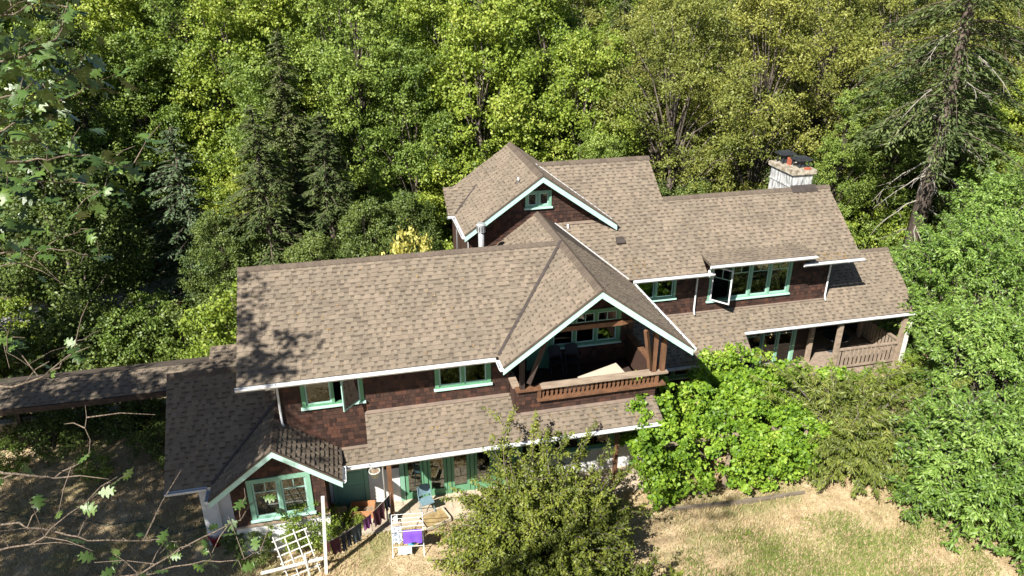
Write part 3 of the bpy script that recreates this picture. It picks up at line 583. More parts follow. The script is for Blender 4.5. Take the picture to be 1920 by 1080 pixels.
# ---- windows
def window(hole, y, sashes=2, grid=True, open_i=None, ang=0, hinge='L', casing='mint', depth=1.4, sill=True, cas=.11, curtain=False, sashm='sash', ledge='mint_pale_lit', label=None):
    x0, x1, z0, z1 = hole; c = cas; mb = MB(); yo = y-.05
    mb.box(x0-c, x0, yo, y+.1, z0-.02, z1); mb.box(x1, x1+c, yo, y+.1, z0-.02, z1); mb.box(x0-c, x1+c, yo-.006, y+.1, z1, z1+c); mb.box(x0, x1, yo+.008, y+.1, z0-.02, z0+.03)
    sw = (x1-x0)/sashes
    for i in range(1, sashes): mb.box(x0+i*sw-.04, x0+i*sw+.04, yo+.004, y+.09, z0+.03, z1)
    wo = mb.build('window', casing, HS, label=label)
    if sill: MB().box(x0-c-.04, x1+c+.04, yo-.05, y+.02, z0-.08, z0-.021).build('sill', ledge, wo)
    f = .05
    for i in range(sashes):
        a, b = x0+i*sw+(.042 if i else .004), x0+(i+1)*sw-(.042 if i < sashes-1 else .004); lo, hi = z0+.032, z1-.004
        yy = y+.0; mt = None
        if i == open_i:
            hx = a if hinge == 'L' else b; mt = Matrix.Translation((hx, yo, 0)) @ Matrix.Rotation(ang, 4, 'Z') @ Matrix.Translation((-hx, -yo, 0))
        sb = MB(); t = .035; ys_ = yo-.02 if i == open_i else yy
        sb.box(a, a+f, ys_, ys_+t, lo, hi); sb.box(b-f, b, ys_, ys_+t, lo, hi); sb.box(a+f, b-f, ys_+.002, ys_+t, lo, lo+f); sb.box(a+f, b-f, ys_+.002, ys_+t, hi-f, hi)
        sb.build('sash', sashm if i != open_i else ('white' if hinge == 'L' else sashm), wo, matrix=mt)
        zb = hi-f-(hi-lo)*.26
        panes = [(a+f, b-f, lo+f, hi-f)]
        if grid:
            g_ = MB(); g_.box(a+f, b-f, ys_+.006, ys_+t-.004, zb-.014, zb+.014); g_.box((a+b)/2-.012, (a+b)/2+.012, ys_+.006, ys_+t-.004, zb+.014, hi-f); g_.build('muntin', sashm, wo, matrix=mt)
            panes = [(a+f, b-f, lo+f, zb-.014), (a+f, (a+b)/2-.012, zb+.014, hi-f), ((a+b)/2+.012, b-f, zb+.014, hi-f)]
        for p in panes: MB().box(p[0], p[1], ys_+.014, ys_+.020, p[2], p[3]).build('pane', 'glass', wo, matrix=mt)
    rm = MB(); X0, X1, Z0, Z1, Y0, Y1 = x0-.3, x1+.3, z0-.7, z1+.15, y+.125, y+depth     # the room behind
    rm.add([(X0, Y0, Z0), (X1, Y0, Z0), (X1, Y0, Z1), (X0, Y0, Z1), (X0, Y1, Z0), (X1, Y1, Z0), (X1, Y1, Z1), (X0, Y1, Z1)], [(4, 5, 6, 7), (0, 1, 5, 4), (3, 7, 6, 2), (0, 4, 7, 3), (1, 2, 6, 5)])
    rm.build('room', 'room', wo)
    if curtain:
        n = 26; cb = MB(); X = [x0+.05+(x1-x0-.1)*i/n for i in range(n+1)]; vs = [(x, y+.16+.025*math.sin(i*1.9), z) for z in (z0+.05, z1) for i, x in enumerate(X)]
        cb.add(vs, [(i, i+1, n+2+i, n+1+i) for i in range(n) if i < n*.46 or i > n*.52]); cb.build('curtain', 'curtain', wo, smooth=True)
    return wo
window(W_A1, YWL, 2, False, 1, math.radians(48), 'R', 'green', label='left upstairs window with its right sash swung open')
window(W_A2, YW, 2, False, casing='green', cas=.12); window(W_C, YCF, 2, False, casing='mint', cas=.09)
window(W_F1, YF, 2, False, casing='mint', cas=.1); window(W_F2, YF, 4, True, 0, math.radians(-50), 'L', 'mint', cas=.1, label='wide upstairs window with its end sash swung open')
window(W_I, -.3, 2, True, casing='mint', cas=.13, curtain=True, label='twin casement window with drawn grey curtains'); window(W_B, 2.5, 3, True, casing='green', cas=.12, depth=1.2)
# ---- ground floor front: doors and window band under the low roof
YL = .98
X_ = lambda px, py=900: at(px, py, Y=YL).x
def glazed(x0, x1, z0, z1, frame='green', name='glazed_door', rail=None):
    f = .09; mb = MB(); mb.box(x0, x0+f, YL-.03, YL+.05, z0, z1); mb.box(x1-f, x1, YL-.03, YL+.05, z0, z1); mb.box(x0+f, x1-f, YL-.028, YL+.05, z1-f, z1); mb.box(x0+f, x1-f, YL-.028, YL+.05, z0, z0+(rail or f))
    o = mb.build(name, frame, HS); MB().box(x0+f, x1-f, YL+.006, YL+.014, z0+(rail or f), z1-f).build('pane', 'glass', o); return o
dx0, dx1 = 2.2, 3.02
d_ = MB(); d_.box(dx0, dx1, YL-.03, YL+.02, GZ+.06, 1.95).build
door = MB().box(dx0, dx1, YL-.02, YL+.03, GZ+.06, 1.95).build('door', 'mint', HS, label='mint green panelled door under the low front roof')
MB().box(dx0+.1, dx1-.1, YL-.038, YL-.021, .05, .75).box(dx0+.1, dx1-.1, YL-.038, YL-.021, .85, 1.25).build('door_panel', 'mint', door)
MB().box(dx0+.18, dx1-.18, YL-.036, YL-.021, 1.35, 1.80).build('light_frame', 'timber_grey', door); MB().box(dx0+.24, dx1-.24, YL-.044, YL-.037, 1.41, 1.74).build('pane', 'glass', door)
MB().lathe([(0, 0), (.03, .005), (.03, .03), (.0, .035)], (0, 0, 0), 10).build('door_knob', 'black_metal', door, matrix=Matrix.Translation((dx0+.08, YL-.02, .85)) @ Matrix.Rotation(math.radians(90), 4, 'X'))
for a, b in ((dx0-.13, dx0-.01), (dx1+.01, dx1+.13)): MB().box(a, b, YL-.05, YL+.05, GZ+.05, 2.2).build('door_post', 'mint', HS)
MB().box(dx0-.13, dx1+.13, YL-.055, YL+.05, 1.96, 2.08).build('door_head', 'mint', HS)
MB().box(1.96, dx0-.14, YL, YL+.1, GZ, 1.1).build('stucco_wall', 'stucco', HS); MB().box(dx1+.14, 4.12, YL, YL+.1, GZ, 1.15).build('stucco_wall', 'stucco', HS)
MB().box(1.96, dx0-.14, YL+.01, YL+.1, 1.1, 2.25).box(dx1+.14, 4.12, YL+.01, YL+.1, 1.15, 2.25).build('upper_wall', 'wsh', HS)
MB().box(4.13, 4.27, YL-.06, YL+.06, GZ+.05, 2.5).build('door_post', 'mint', HS)
xs_ = [4.28, 5.0, 5.75, 6.5, 7.25, 8.0]
for i in range(len(xs_)-1):
    glazed(xs_[i]+.02, xs_[i+1]-.14, GZ+.06, 2.25, 'green', rail=.25); MB().box(xs_[i+1]-.12, xs_[i+1], YL-.06, YL+.06, GZ+.05, 2.5).build('door_post', 'green', HS)
MB().box(8.02, 12.45, YL, YL+.1, GZ, .78).build('stucco_wall', 'stucco', HS); MB().box(8.0, 12.4, YL-.1, YL+.02, .785, .85).build('long_sill', 'mint_pale_lit', HS)
for i in range(4):
    a = 8.02+i*1.09; glazed(a, a+.97, .86, 2.25, 'green', 'window'); MB().box(a+.98, a+1.08, YL-.05, YL+.06, .86, 2.4).build('window_post', 'green', HS)
MB().box(1.97, 12.45, YL-.02, YL+.08, 2.26, 3.4).build('header_board', 'dark_timber', HS)
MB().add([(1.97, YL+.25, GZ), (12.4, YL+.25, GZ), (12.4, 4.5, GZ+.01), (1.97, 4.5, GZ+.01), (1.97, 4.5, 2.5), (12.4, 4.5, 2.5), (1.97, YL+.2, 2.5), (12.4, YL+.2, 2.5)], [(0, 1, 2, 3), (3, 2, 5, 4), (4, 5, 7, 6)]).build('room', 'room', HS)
po = MB().box(3.72, 3.86, .06, .20, GZ+.25, 3.1).build('porch_post', 'timber', HS); MB().prism([(3.66, .0, GZ), (3.92, .0, GZ), (3.92, .26, GZ), (3.66, .26, GZ)], (0, 0, .26)).build('post_base', 'white_old', po)
MB().box(10.9, 11.02, -.05, .07, GZ, 3.05).build('porch_post', 'timber', HS)
# ground floor, right: window under the lower eave, french doors and open porch
YR = 5.6
wr = lambda h, n: window(h, YR-.9, n, True, casing='mint', cas=.11, depth=1)
wall(12.6, 17.5, YR-.9, GZ, [(12.6, 2.8), (17.5, 2.8)], [(13.6, 16.6, .7, 2.2)], False, 'wall_base'); wr((13.6, 16.6, .7, 2.2), 4)
wall(17.4, 21.9, YR, GZ, [(17.4, 3.35), (21.9, 3.35)], [(18.75, 20.85, .1, 2.1)], True); 
fd = window((18.75, 20.85, .1, 2.1), YR, 3, True, casing='mint', cas=.13, depth=1.2, sill=False, label='mint framed glazed porch doors')
wall(21.9, 25.3, 7.7, GZ, [(21.9, 3.3), (25.3, 3.3)], [], True)
MB().box(17.75, 25.35, 4.27, 7.7, GZ, .18).build('porch_floor', 'deck', HS)
MB().box(25.25, 25.35, 6.9, 7.8, GZ, 3.4).build('porch_side', 'dark_timber', HS)
def board_rail(p, q, z0, z1, n, flat=True):
    p, q = Vector(p), Vector(q); d = (q-p).normalized()
    ro = MB().beam(p+Vector((0, 0, z1)), q+Vector((0, 0, z1)), .13, .06).build('porch_rail', 'deck', HS)
    MB().beam(p+Vector((0, 0, z0)), q+Vector((0, 0, z0)), .07, .08).build('lower_rail', 'deck', ro); L = (q-p).length
    for i in range(n):
        c = p+d*(L*(i+.5)/n); MB().beam(c+Vector((0, 0, z0+.04)), c+Vector((0, 0, z1-.03)), L/n*.62, .03, d.cross(Vector((0, 0, 1)))).build('rail_board', 'deck', ro)
board_rail((22.2, 4.42, .18), (24.95, 4.42, .18), .15, .98, 14); board_rail((25.2, 4.6, .18), (25.2, 6.8, .18), .15, .98, 12)
for x, y in ((22.1, 4.42), (25.1, 4.44), (21.5, 5.3), (25.1, 6.8)): MB().box(x-.08, x+.08, y-.08, y+.08, .18, ZG+PG*(y-YF)-.12).build('porch_post', 'timber_grey', HS)
MB().box(25.3, 25.36, 4.3, 4.5, GZ, 2.6).build('corner_board', 'white_old', HS); MB().box(17.75, 25.4, 4.2, 4.265, GZ, .16).build('skirt_board', 'deck', HS)
pt = thing('porch_table', 'round dark table on the covered porch at the right end', 'table', (23.2, 5.9, .18))
MB().lathe([(0, .7), (.55, .7), (.56, .715), (.55, .73), (0, .73)], n=20).build('table_top', 'black_metal', pt, False); MB().tube([(0, 0, .02), (0, 0, .7)], .04, 8).build('pedestal', 'black_metal', pt, False); MB().lathe([(.28, 0), (.26, .03), (.04, .05)], n=14).build('foot', 'black_metal', pt, False)
# ---- balcony under the front gable
MB().box(7.73, 12.19, .16, 2.49, 3.05, 3.2).build('balcony_floor', 'dark_timber', HS)
bd = MB().box(D_B[0], D_B[1], 2.5, 2.56, D_B[2], D_B[3]).build('door', 'green', HS); MB().box(D_B[0]+.1, D_B[1]-.1, 2.49, 2.499, 4.0, 4.9).build('pane', 'glass', bd)
MB().box(D_B[0]-.1, D_B[0], 2.44, 2.5, 3.2, 5.15).box(D_B[1], D_B[1]+.1, 2.44, 2.5, 3.2, 5.15).box(D_B[0]-.1, D_B[1]+.1, 2.438, 2.5, 5.05, 5.15).build('door_frame', 'green', HS)
rail = MB().box(8.42, 12.45, -.09, .19, 4.07, 4.13).build('balcony_rail', 'timber_grey', HS); MB().box(7.66, 8.42, -.07, .17, 4.03, 4.10).build('rail_end', 'timber', rail)
MB().box(8.3, 12.4, -.11, .18, 3.665, 3.715).build('rail_ledge', 'timber', rail); MB().box(8.32, 8.42, -.03, .13, 3.716, 4.07).build('rail_block', 'timber', rail); MB().box(12.08, 12.18, -.03, .13, 3.716, 4.07).build('rail_block', 'timber', rail)
bm = MB(); bm.prism([(-.04, 0, 0), (.04, 0, 0), (.028, 0, .08), (.045, 0, .17), (.028, 0, .27), (.04, 0, .353), (-.04, 0, .353), (-.028, 0, .27), (-.045, 0, .17), (-.028, 0, .08)], (0, .04, 0)); bme = bm.mesh('baluster', 'timber')
for i in range(26): link('baluster', bme, rail, True, Matrix.Translation((8.5+i*.14, .03, 3.716)))
MB().box(7.64, 7.78, .16, 1.0, 3.2, 4.02).build('side_parapet', 'wsh', HS); MB().box(7.60, 7.82, .2, 1.05, 4.03, 4.10).build('parapet_cap', 'timber_grey', HS)
MB().box(12.1, 12.22, .16, 2.48, 3.2, 4.15).build('side_parapet', 'wsh', HS); MB().box(12.06, 12.26, .2, 2.48, 4.155, 4.21).build('parapet_cap', 'timber', HS)
for x in (12.0, 12.29): MB().box(x-.065, x+.065, -.02, .12, 4.132, ZA-PB*(x-XB)-.17).build('gable_post', 'timber', HS)
MB().box(7.78, 7.92, -.02, .12, 4.11, BL(7.85, 0)[2]-.17).build('gable_post', 'dark_timber', HS)
MB().beam((11.86, -.02, 4.3), (11.5, -.3, 5.8), .1, .13).build('brace', 'timber', HS); MB().beam((8.05, -.02, 4.3), (8.45, -.3, 5.8), .1, .13).build('brace', 'dark_timber', HS)
MB().prism([(8.9, .28, 5.72), (11.0, .28, 5.72), (11.36, .28, 5.80), (11.26, .28, 5.87), (8.9, .28, 5.87)], (0, .14, 0)).build('tie_beam', 'timber', HS)
bo = thing('plywood_board', 'pale plywood sheet lying across trestles on the balcony', 'board', (10.4, .62, 3.2))
MB().prism([(-.63, -.36, .80), (.81, -.30, .80), (.74, .33, .80), (-.7, -.2, .80)], (0, 0, .025)).build('sheet', 'ply', bo, False)
for x in (-.25, .5): MB().beam((x, -.22, .0), (x, -.16, .79), .04, .04).beam((x, .14, 0), (x, -.1, .79), .04, .04).build('trestle', 'timber', bo, False)
def folding_chair(loc, rz, m, label, metal):
    t = thing('folding_chair', label, 'chair', loc, rz); 
    sb = MB(); 
    for s in (-1, 1):
        MB().tube([(s*.21, -.22, 0), (s*.21, .12, .55), (s*.2, .2, .86)], .013, 6).build('leg', metal, t, False); MB().tube([(s*.19, .24, 0), (s*.19, -.14, .43)], .013, 6).build('leg', metal, t, False)
    n = 8; vs = []; 
    for j in range(6):
        for i in range(n+1):
            u = i/n*2-1; z = .56+.062*j; w = .21 if j < 4 else .21*math.sqrt(max(0, 1-((j-3)/2.6)**2*.55)); vs.append((u*w, .12+.012*j*1.6+.03*(1-u*u), z+(.02*(1-u*u) if j == 5 else 0)))
    sb.add(vs, [(j*(n+1)+i, j*(n+1)+i+1, (j+1)*(n+1)+i+1, (j+1)*(n+1)+i) for j in range(5) for i in range(n)]); sb.add([(a, b+.012, c) for a, b, c in vs], [((j+1)*(n+1)+i, (j+1)*(n+1)+i+1, j*(n+1)+i+1, j*(n+1)+i) for j in range(5) for i in range(n)])
    sb.build('backrest', m, t, False, smooth=True)
    MB().prism([(-.2, -.2, .43), (.2, -.2, .43), (.19, .16, .43), (-.19, .16, .43)], (0, 0, .03)).build('seat', m, t, False); return t
folding_chair((9.52, 2.12, 3.2), .1, 'dark_seat', 'charcoal folding chair on the balcony next to the green door', 'black_metal'); folding_chair((10.08, 2.14, 3.2), -.05, 'dark_seat', 'charcoal folding chair below the balcony windows', 'black_metal')
folding_chair((4.85, .25, GZ+.08), .25, 'blue_metal', 'blue grey metal folding chair on the patio', 'blue_metal')
# ---- chimney, flues and roof vents
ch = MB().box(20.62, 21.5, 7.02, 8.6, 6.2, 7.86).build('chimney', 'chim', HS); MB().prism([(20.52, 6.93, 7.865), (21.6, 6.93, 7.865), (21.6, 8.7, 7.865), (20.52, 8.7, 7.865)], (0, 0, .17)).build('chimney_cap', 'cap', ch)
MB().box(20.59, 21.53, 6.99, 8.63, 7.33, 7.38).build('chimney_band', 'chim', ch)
for (x, y, z, m) in ((20.95, 8.25, .42, 'black_metal'), (21.22, 7.5, .36, 'black_metal')):
    MB().lathe([(.16, 8.035), (.17, 8.035+z*.7), (0, 8.035+z*.7)], (x, y, 0), 12).build('flue', 'black_metal', ch)
    k = MB(); k.prism([(x-.33, y-.3, 8.035+z-.06), (x+.33, y-.3, 8.035+z-.06), (x+.33, y+.3, 8.035+z-.06), (x-.33, y+.3, 8.035+z-.06)], (0, 0, .05))
    k.prism([(x-.22, y-.2, 8.035+z-.01), (x+.22, y-.2, 8.035+z-.01), (x+.22, y+.2, 8.035+z-.01), (x-.22, y+.2, 8.035+z-.01)], (0, 0, .06))
    for i, j in ((-1, -1), (1, -1), (1, 1), (-1, 1)): k.box(x+i*.2-.02, x+i*.2+.02, y+j*.2-.02, y+j*.2+.02, 8.03, 8.035+z-.055)
    k.build('flue_cover', m, ch)
MB().box(20.9, 20.97, 7.78, 8.0, 8.036, 8.32).build('brick', 'clay', ch); MB().box(21.1, 21.35, 6.98, 7.1, 8.036, 8.12).build('brick', 'clay', ch)
nD = Vector((0, -PD, 1)).normalized(); a, b = Vector(D_(20.5, 6.98)), Vector(D_(21.62, 6.98)); v = Vector((0, 1, PD)).normalized()
MB().prism([a+nD*.03-v*.35, b+nD*.03-v*.35, b+nD*.03, a+nD*.03], nD*.012).build('chimney_flashing', 'flash_grey', HS)
fl = MB().tube([(7.68, 5.25, 5.9), (7.68, 5.25, 7.18)], .10, 14).build('flue_pipe', 'galv', HS, smooth=True)
MB().lathe([(.13, 7.18), (.155, 7.2), (.155, 7.42), (.17, 7.45), (.12, 7.5), (0, 7.51)], (7.68, 5.25, 0), 16).build('flue_cowl', 'galv', fl)
for k in range(12):
    t = math.pi*2*k/12; MB().box(-.012, .012, -.006, .006, 7.23, 7.4).build('louvre', 'black_metal', fl, matrix=Matrix.Translation((7.68+.157*math.cos(t), 5.25+.157*math.sin(t), 0)) @ Matrix.Rotation(t+math.pi/2, 4, 'Z'))
def vent(x, y, z, h=.3):
    o = MB().tube([(x, y, z-.05), (x, y, z+h)], .035, 10).build('vent_pipe', 'white', HS, smooth=True); MB().lathe([(.13, -.03), (.09, .02), (.05, .08), (.036, .09)], (x, y, z), 12).build('vent_boot', 'flash_grey', o)
vent(*BR(11.05, 6.1), .33); vent(*CL_(9.34, 6.73), .18)
p = Vector(D_(12.84, 5.47)); u_ = Vector((1, 0, 0)); MB().prism([p-u_*.16-v*.12+nD*.03, p+u_*.16-v*.12+nD*.03, p+u_*.13+v*.16+nD*.03, p-u_*.13+v*.16+nD*.03], nD*.09).build('roof_vent', 'flash_grey', HS)
# soffit lamps
for x, y, z in ((.72, .2, 5.05), (16.15, 4.7, 5.1), (22.0, 4.4, 5.1), (-1.35, .2, 1.75)): MB().lathe([(0, -.07), (.05, -.05), (.06, 0), (.04, .05), (.02, .08)], (x, y, z), 10).build('flood_lamp', 'white', HS, smooth=True)
# ------------------------------------------------------------------ covered walkway running left
WK = thing('covered_walkway', 'long low shaded roof of the covered walkway running from the house', 'walkway', (-8, 6, GZ))
KW = lambda x, y: (x, y, 2.55+.32*(y-5))
roof('front slope of the walkway roof', KW(-19, 5), (1, 0, 0), (0, 1, .32), [[KW(-19, 5), KW(.84, 5), KW(.84, 6.05), KW(-19, 6.05)], [KW(-1.9, 6.05), KW(.84, 6.05), KW(.84, 6.75), KW(-1.9, 6.75)]], .1, True, WK)
rest, ro = ROOFREST[-1]; rest.build('roof_shingle_field', ['roof_tab', 'roof_slot', 'roof_band'], ro, kind='stuff')
roof('rear slope of the walkway roof', (-19, 7.1, KW(0, 6.05)[2]-.336), (-1, 0, 0), (0, -1, .32), [[KW(-19, 6.05), KW(-1.9, 6.05), (-1.9, 7.1, KW(0, 6.05)[2]-.336), (-19, 7.1, KW(0, 6.05)[2]-.336)]], .1, False, WK)
MB().box(-19, .8, 4.93, 4.98, 2.36, 2.55).build('fascia', 'dark_timber', WK)
for x in (-4.6, -8.6, -12.6, -16.6):
    for y in (6.9,): MB().box(x-.07, x+.07, y-.07, y+.07, GZ, 2.45).build('post', 'dark_timber', WK)
gw = thing('garden_wall', 'low beige rendered garden wall under the covered walkway', 'wall', (-8, 7.6, GZ)); MB().box(-13, .8, 7.55, 7.75, GZ, .45).build('wall_body', mat('beige_render', (.36, .30, .24), (.27, .22, .17), .9, 3, .3, 30), gw); MB().box(-13, .8, 7.5, 7.8, .452, .52).build('coping', 'conc', gw)
# ------------------------------------------------------------------ things in the yard
hp = thing('hanging_pot', 'pale plastic pot hanging from the white gutter near the porch post', 'plant pot', (3.37, -.9, 2.42))
MB().lathe([(0, 0), (.1, 0), (.15, .2), (.165, .2), (.165, .225), (.14, .225), (.135, .19)], n=16).build('pot', 'pot', hp, False, smooth=True); MB().lathe([(0, .2), (.136, .195)], n=14).build('dry_compost', 'soil', hp, False)
for k in range(3): t = 2.1*k; MB().tube([(.15*math.cos(t), .15*math.sin(t), .22), (0, 0, .36)], .004, 4).build('chain', 'rope', hp, False)
PX = at(612, 1075, Z=GZ); P0 = Vector((PX.x, PX.y, GZ)); ptop = at(605, 932, Y=P0.y)
cp_ = thing('clothesline_pole', 'old white wooden pole holding the end of the clothesline', 'pole', P0); MB().beam((0, 0, 0), (ptop-P0), .09, .09, (0, 1, 0)).build('pole_shaft', 'white_old', cp_, False)
zt_ = at(613, 1040, Y=P0.y).z-GZ; MB().beam((-.03, 0, zt_*.85), (-1.7, -.15, zt_*.80), .05, .07).build('crossbar', 'white_old', cp_, False); MB().beam((-.45, -.05, 0), (-.5, -.06, zt_*1.2), .05, .05, (0, 1, 0)).build('stake', 'white_old', cp_, False)
E0, E1 = Vector((3.79, .04, 1.0)), Vector((P0.x+.06, P0.y, max(.9, zt_+GZ)))
def lp(t, sag=.22): p = E0.lerp(E1, t); p.z -= sag*4*t*(1-t); return p
MB().tube([lp(i/16) for i in range(17)], .006, 5).build('clothesline', 'rope', label='thin rope clothesline from the porch post to the white pole', cat='clothesline')
def cloth(a, b, drop, m, label, name='garment', seed=0):
    r = random.Random(seed); n = 8; k = 6; vs = []; d = (lp(b)-lp(a)); nn = Vector((-d.y, d.x, 0)).normalized()
    for j in range(k+1):
        for i in range(n+1):
            t = a+(b-a)*i/n; p = lp(t)+Vector((0, 0, -.008)); w = j/k; c = p+Vector((0, 0, -drop*w*(1+.12*math.sin(i*1.3+seed))))+nn*(.035*w*math.sin(i*1.7+seed)+.02*w*w)-d*(.12*w*(i/n-.5)); vs.append(c)
    mb = MB(); mb.add(vs, [(j*(n+1)+i, j*(n+1)+i+1, (j+1)*(n+1)+i+1, (j+1)*(n+1)+i) for j in range(k) for i in range(n)]); mb.add([v+nn*.006 for v in vs], [((j+1)*(n+1)+i, (j+1)*(n+1)+i+1, j*(n+1)+i+1, j*(n+1)+i) for j in range(k) for i in range(n)])
    mb.build(name, m, label=label, cat='clothing', smooth=True)
cloth(.03, .12, .42, 'navy', 'black shirt on the clothesline closest to the porch post', seed=1); cloth(.13, .30, .6, 'maroon', 'large maroon top hanging between the black and plum laundry', seed=2)
cloth(.33, .45, .38, 'plum', 'plum purple shirt hanging on the clothesline', seed=3); cloth(.48, .62, .55, 'slate', 'slate grey shirt hanging on the clothesline', seed=4); cloth(.64, .70, .5, 'navy', 'narrow black trouser leg hanging beside the slate shirt', seed=5)
cloth(.72, .78, .55, 'navy', 'narrow black garment hanging beside the dark red top', seed=6); cloth(.80, .93, .5, 'maroon', 'dark red top hanging near the white pole', seed=7); cloth(.94, .98, .32, 'pink', 'small pink garment hanging next to the white pole', seed=8)
rk = thing('drying_rack', 'white folding drying rack draped with laundry on the dry lawn', 'drying rack', (at(768, 1040, Z=GZ).x, at(768, 1040, Z=GZ).y+.15, GZ), -.12)
for s in (-1, 1):
    MB().tube([(s*.45, -.3, 0), (s*.45, .28, 1.15)], .013, 6).build('leg', 'white', rk, False); MB().tube([(s*.42, .3, 0), (s*.42, -.26, 1.0)], .013, 6).build('leg', 'white', rk, False)
for i, (y, z) in enumerate(((-.26, 1.0), (-.13, 1.06), (0, 1.1), (.13, 1.13), (.28, 1.15), (-.15, .32), (-.02, .58), (.12, .32), (.02, .55))): MB().tube([(-.45, y, z), (.45, y, z)], .009, 5).build('rung', 'white', rk, False)
def drape(name, x0, x1, y, z, l1, l2, m, label, seed=0):
    n = 8; vs = []; pr = [(-.035-.02*i, -l1*i/4) for i in range(4, 0, -1)]+[(-.014, .006), (.014, .006)]+[(.03+.015*i, -l2*i/4) for i in range(1, 5)]
    for j, (dy, dz) in enumerate(pr):
        for i in range(n+1): vs.append((x0+(x1-x0)*i/n, y+dy+.015*math.sin(i*1.6+seed+j*.4)*(1 if j not in (4, 5) else .2), z+.012+dz*(1+.06*math.sin(i*1.1+seed))))
    mb = MB(); mb.add(vs, [(j*(n+1)+i, j*(n+1)+i+1, (j+1)*(n+1)+i+1, (j+1)*(n+1)+i) for j in range(len(pr)-1) for i in range(n)]); me = mb.mesh(name, m, True)
    link(name, me, matrix=WM[rk.name].copy(), label=label, cat='laundry')
drape('towel', -.12, .42, -.24, 1.0, .38, .2, 'purple', 'purple towel over the front bar of the drying rack'); drape('printed_cloth', -.42, -.16, -.13, 1.06, .5, .3, 'print', 'black and white printed cloth on the left of the drying rack', 2)
drape('cloth', .0, .2, .0, .60, .28, .25, 'cyan', 'bright cyan cloth on the inner bar of the drying rack', 3); drape('cloth', -.3, .1, -.15, .32, .2, .15, 'paleg', 'pale green cloth on the lowest bar of the drying rack', 4)
def crate(loc, rz, sx, sy, h, m, label, name='planter_box', inner='soil', cat='planter'):
    t = thing(name, label, cat, loc, rz); e = .03
    for a in (-1, 1): MB().box(-sx, sx, a*sy-e/2, a*sy+e/2, 0, h).build('side_board', m, t, False); MB().box(a*sx-e/2, a*sx+e/2, -sy+e, sy-e, .002, h+.01).build('end_board', m, t, False)
    MB().box(-sx+e, sx-e, -sy+e, sy-e, .02, h*.55).build('filling', inner, t, False); return t
q = at(682, 968, Z=GZ+.05); cr_ = crate((q.x, q.y, GZ+.03), -.15, .36, .24, .42, M.setdefault('cedar', mat('new_cedar', (.42, .21, .10), (.32, .15, .07), .7, 6, .2, 40)), 'reddish wooden planter box with a shelf beside the patio'); MB().box(-.33, .33, -.4, -.26, .1, .14).build('shelf', 'ply', cr_, False)
q = at(637, 985, Z=GZ); t = thing('plywood_offcut', 'yellowish six sided plywood offcut leaning near the mint door', 'board', (q.x, q.y, GZ)); 
MB().prism([(-.3, 0, 0), (.3, 0, 0), (.34, .1, .3), (.24, .18, .52), (-.24, .18, .52), (-.34, .1, .3)], (0, .05, .02)).build('board', M.setdefault('oldply', mat('old_plywood', (.36, .27, .12), (.2, .14, .07), .8, 7, .2, 30)), t, False); MB().tube([(-.2, -.01, .1), (.2, .11, .36)], .015, 5).build('batten', 'dark_timber', t, False)
q = at(645, 972, Z=GZ); tr = thing('string_trimmer', 'orange string trimmer leaning on the white wall by the door', 'trimmer', (q.x, q.y, GZ)); top = at(614, 932, Y=q.y+.55)-q
MB().tube([(0, 0, .08), top], .014, 8).build('shaft', 'black_metal', tr, False); MB().tube([top*.88, top*1.04, top*1.08], [.05, .065, .03], 10).build('motor', 'orange', tr, False); MB().tube([top*.55, top*.72], [.03, .04], 8).build('grip', 'orange', tr, False); MB().beam(top*.62, top*.62+Vector((.16, -.05, .1)), .03, .03).build('handle', 'black_metal', tr, False)
MB().lathe([(.13, 0), (.15, .03), (.11, .1), (.03, .15)], (.02, 0, .01), 12).build('guard', 'orange', tr, False)
q = at(815, 978, Z=GZ); fr = crate((q.x, q.y, GZ+.05), .35, .42, .3, .12, 'ply', 'shallow pale wooden tray lying on the patio by the chair', 'wooden_tray', 'oldply', 'tray')
q = at(408, 1020, Z=GZ); bk = thing('bucket', 'dark red plastic bucket standing by the white wall', 'bucket', (q.x, q.y, GZ)); MB().lathe([(0, .01), (.14, 0), (.2, .34), (.22, .34), (.22, .37), (.185, .37), (.13, .02)], n=18).build('shell', 'red', bk, False, smooth=True); MB().tube([(.2*math.cos(t*.35), .06+.0*t, .34-.0+.16*math.sin(t*.35)*-1*-.4) for t in range(10)], .006, 5).build('handle', 'galv', bk, False)
q0, q1 = at(575, 1078, Z=GZ), 0; tl = thing('trellis', 'leaning pale wooden lattice trellis among the garden plants', 'trellis', (q0.x, q0.y-.1, GZ), .12)
T0 = Matrix.Rotation(math.radians(-14), 4, 'X') @ Matrix.Rotation(math.radians(-10), 4, 'Y')
for i in range(4): MB().box(-.45+i*.28-.015, -.45+i*.28+.015, -.02, -.001, 0, 1.55-(i % 2)*.15).build('upright_slat', 'white_old', tl, False, matrix=T0)
for i in range(6): MB().box(-.52, .46, .0, .018, .2+i*.24, .232+i*.24).build('cross_slat', 'white_old', tl, False, matrix=T0)
t = thing('bed_edging', 'long weathered timber sleeper edging the vine bed', 'edging', (14.6, -1.45, GZ))
e0, e1, e2 = at(1258, 957, Z=GZ), at(1390, 943, Z=GZ), at(1508, 926, Z=GZ)
for a, b in ((e0, e1), (e1, e2)): d = (b-a).normalized(); MB().beam(a+d*.02+Vector((0, 0, .045)), b-d*.02+Vector((0, 0, .045)), .10, .12).build('sleeper', 'bed_edge', t)
hs = MB(); hp_ = [at(x, y, Z=GZ+.015) for x, y in ((0, 958), (70, 975), (140, 968), (200, 985), (270, 975), (330, 1000), (390, 985), (430, 1010))]
